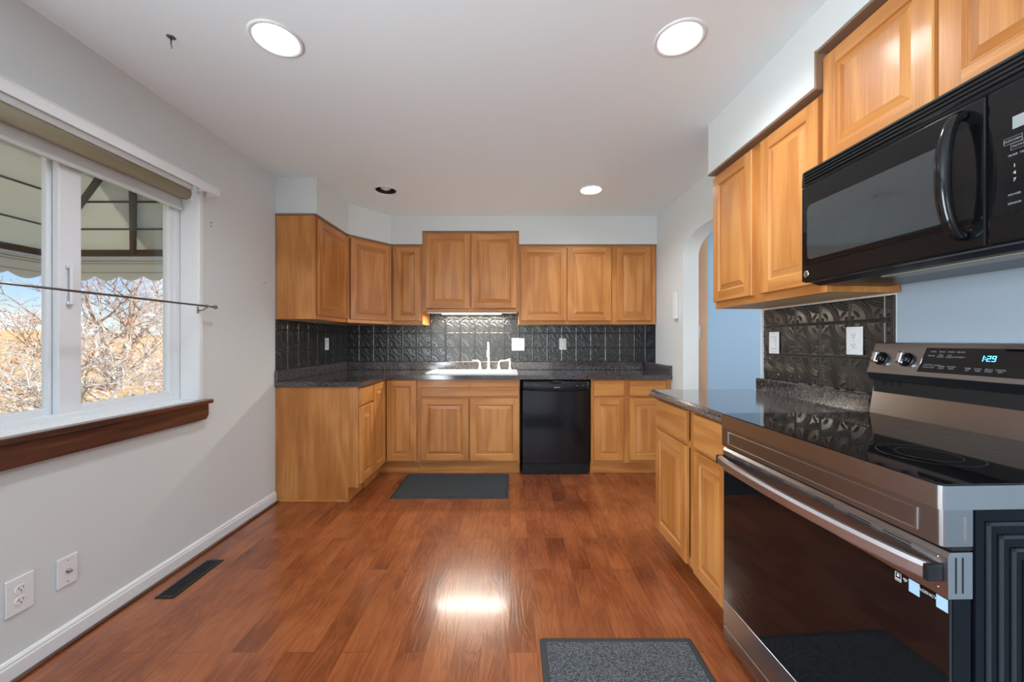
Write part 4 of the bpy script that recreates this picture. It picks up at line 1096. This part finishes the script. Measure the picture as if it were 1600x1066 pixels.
# ---- mats, vent
def mat_thing(label, x0, x1, y0, y1, pile, edge):
    t_ = thing('floor_mat', label, 'mat', ((x0+x1)/2, (y0+y1)/2, 0)); w2, d2 = (x1-x0)/2, (y1-y0)/2
    bm = nb(); loftrings(bm, [rrect(w2, d2, .012, .0005), rrect(w2, d2, .012, .003), rrect(w2-.006, d2-.006, .01, .005)]); obj('rubber_border', bm, edge, t_)
    bm = nb(); box(bm, -w2+.025, w2-.025, -d2+.025, d2-.025, .004, .009, .002); obj('pile', bm, pile, t_)
mat_thing('plain slate grey mat on the floor in front of the sink cabinet', -.94, -.027, 2.935, 3.48, MATPLAIN, RUBBER)
mat_thing('flecked charcoal mat on the floor in front of the range', .111, .722, .62, 1.555, MATPILE, RUBBER)
vt = thing('floor_vent', 'black rectangular floor vent beside the window wall', 'vent', (-1.630, 1.955, 0))
bm = nb()
for a in ((-.045, .045, -.157, -.142), (-.045, .045, .142, .157), (-.045, -.031, -.142, .142), (.031, .045, -.142, .142)): box(bm, a[0], a[1], a[2], a[3], .0, .005, .0015)
obj('frame', bm, BLACKM, vt)
bx('duct_opening', DARK, vt, -.031, .031, -.142, .142, .0003, .001)
for k in range(18):
    bm = nb(); y = -.132+k*.0155; extr(bm, [(y, .001), (y+.007, .0042), (y+.0085, .0042), (y+.0015, .001)], -.031, .031); obj('louvre', bm, BLACKM, vt)

# ---- ceiling lights
def can(x, y, label, on):
    t_ = thing('recessed_light', label, 'ceiling light', (x, y, H), 0, 'recessed ceiling lights')
    bm = nb(); lathe(bm, [(.101, 0), (.101, -.003), (.094, -.006), (.084, -.004), (.082, .002)], n=48, cap=False); obj('trim_ring', bm, TRIM, t_)
    bm = nb(); lathe(bm, [(.0825, .0), (.075, .10), (.055, .14), (.0, .142)], n=48, cap=False); obj('reflector', bm, CANW if on else CANB, t_)
    bm = nb(); prof = [(0, .004), (.02, .006), (.040, .016), (.052, .036), (.050, .062), (.025, .100), (.018, .125), (0, .126)] ; lathe(bm, prof, n=32)
    obj('bulb', bm, BULB if on else BULBOFF, t_)
    if on:
        lamp('SPOT', 'can_lamp', (x, y, H-.012), (0, 0, 0), CAN_E*4, (.93, .97, 1), spot_size=R(150), spot_blend=.9, shadow_soft_size=.07)
can(*CANS[0], 'lit recessed ceiling light nearest the window wall', True)
can(*CANS[1], 'lit recessed ceiling light above and left of the microwave', True)
can(*CANS[2], 'unlit recessed ceiling light with black inside near the corner cabinets', False)
can(*CANS[3], 'small lit recessed ceiling light at the back right', True)
hk = thing('ceiling_hook', 'small dark ceiling hook hanging near the window wall', 'hook', (-1.385, 1.56, H))
bm = nb(); lathe(bm, [(0, -.003), (.014, -.002), (.016, 0)], n=16); obj('plate', bm, NICKEL, hk)
bm = nb(); tube(bm, [(0, 0, -.002), (0, 0, -.030), (.003, 0, -.040), (0, 0, -.048)], [.003, .0025, .002, .0012], 8); obj('hook', bm, NICKEL, hk)

# hall lamps (the rooms beyond the arch are lit)
lamp('POINT', 'hall_warm_lamp', (2.3, 4.45, 2.32), (0, 0, 0), 5, (1, .62, .30), shadow_soft_size=.06)
lamp('POINT', 'far_hall_lamp', (1.95, 4.2, 1.3), (0, 0, 0), 6, (1, .93, .88), shadow_soft_size=.2)
lamp('AREA', 'hall_daylight', (4.2, 1.6, 1.4), (0, R(90), 0), 55, (.9, .95, 1), shape='RECTANGLE', size=1.6, size_y=2.2)
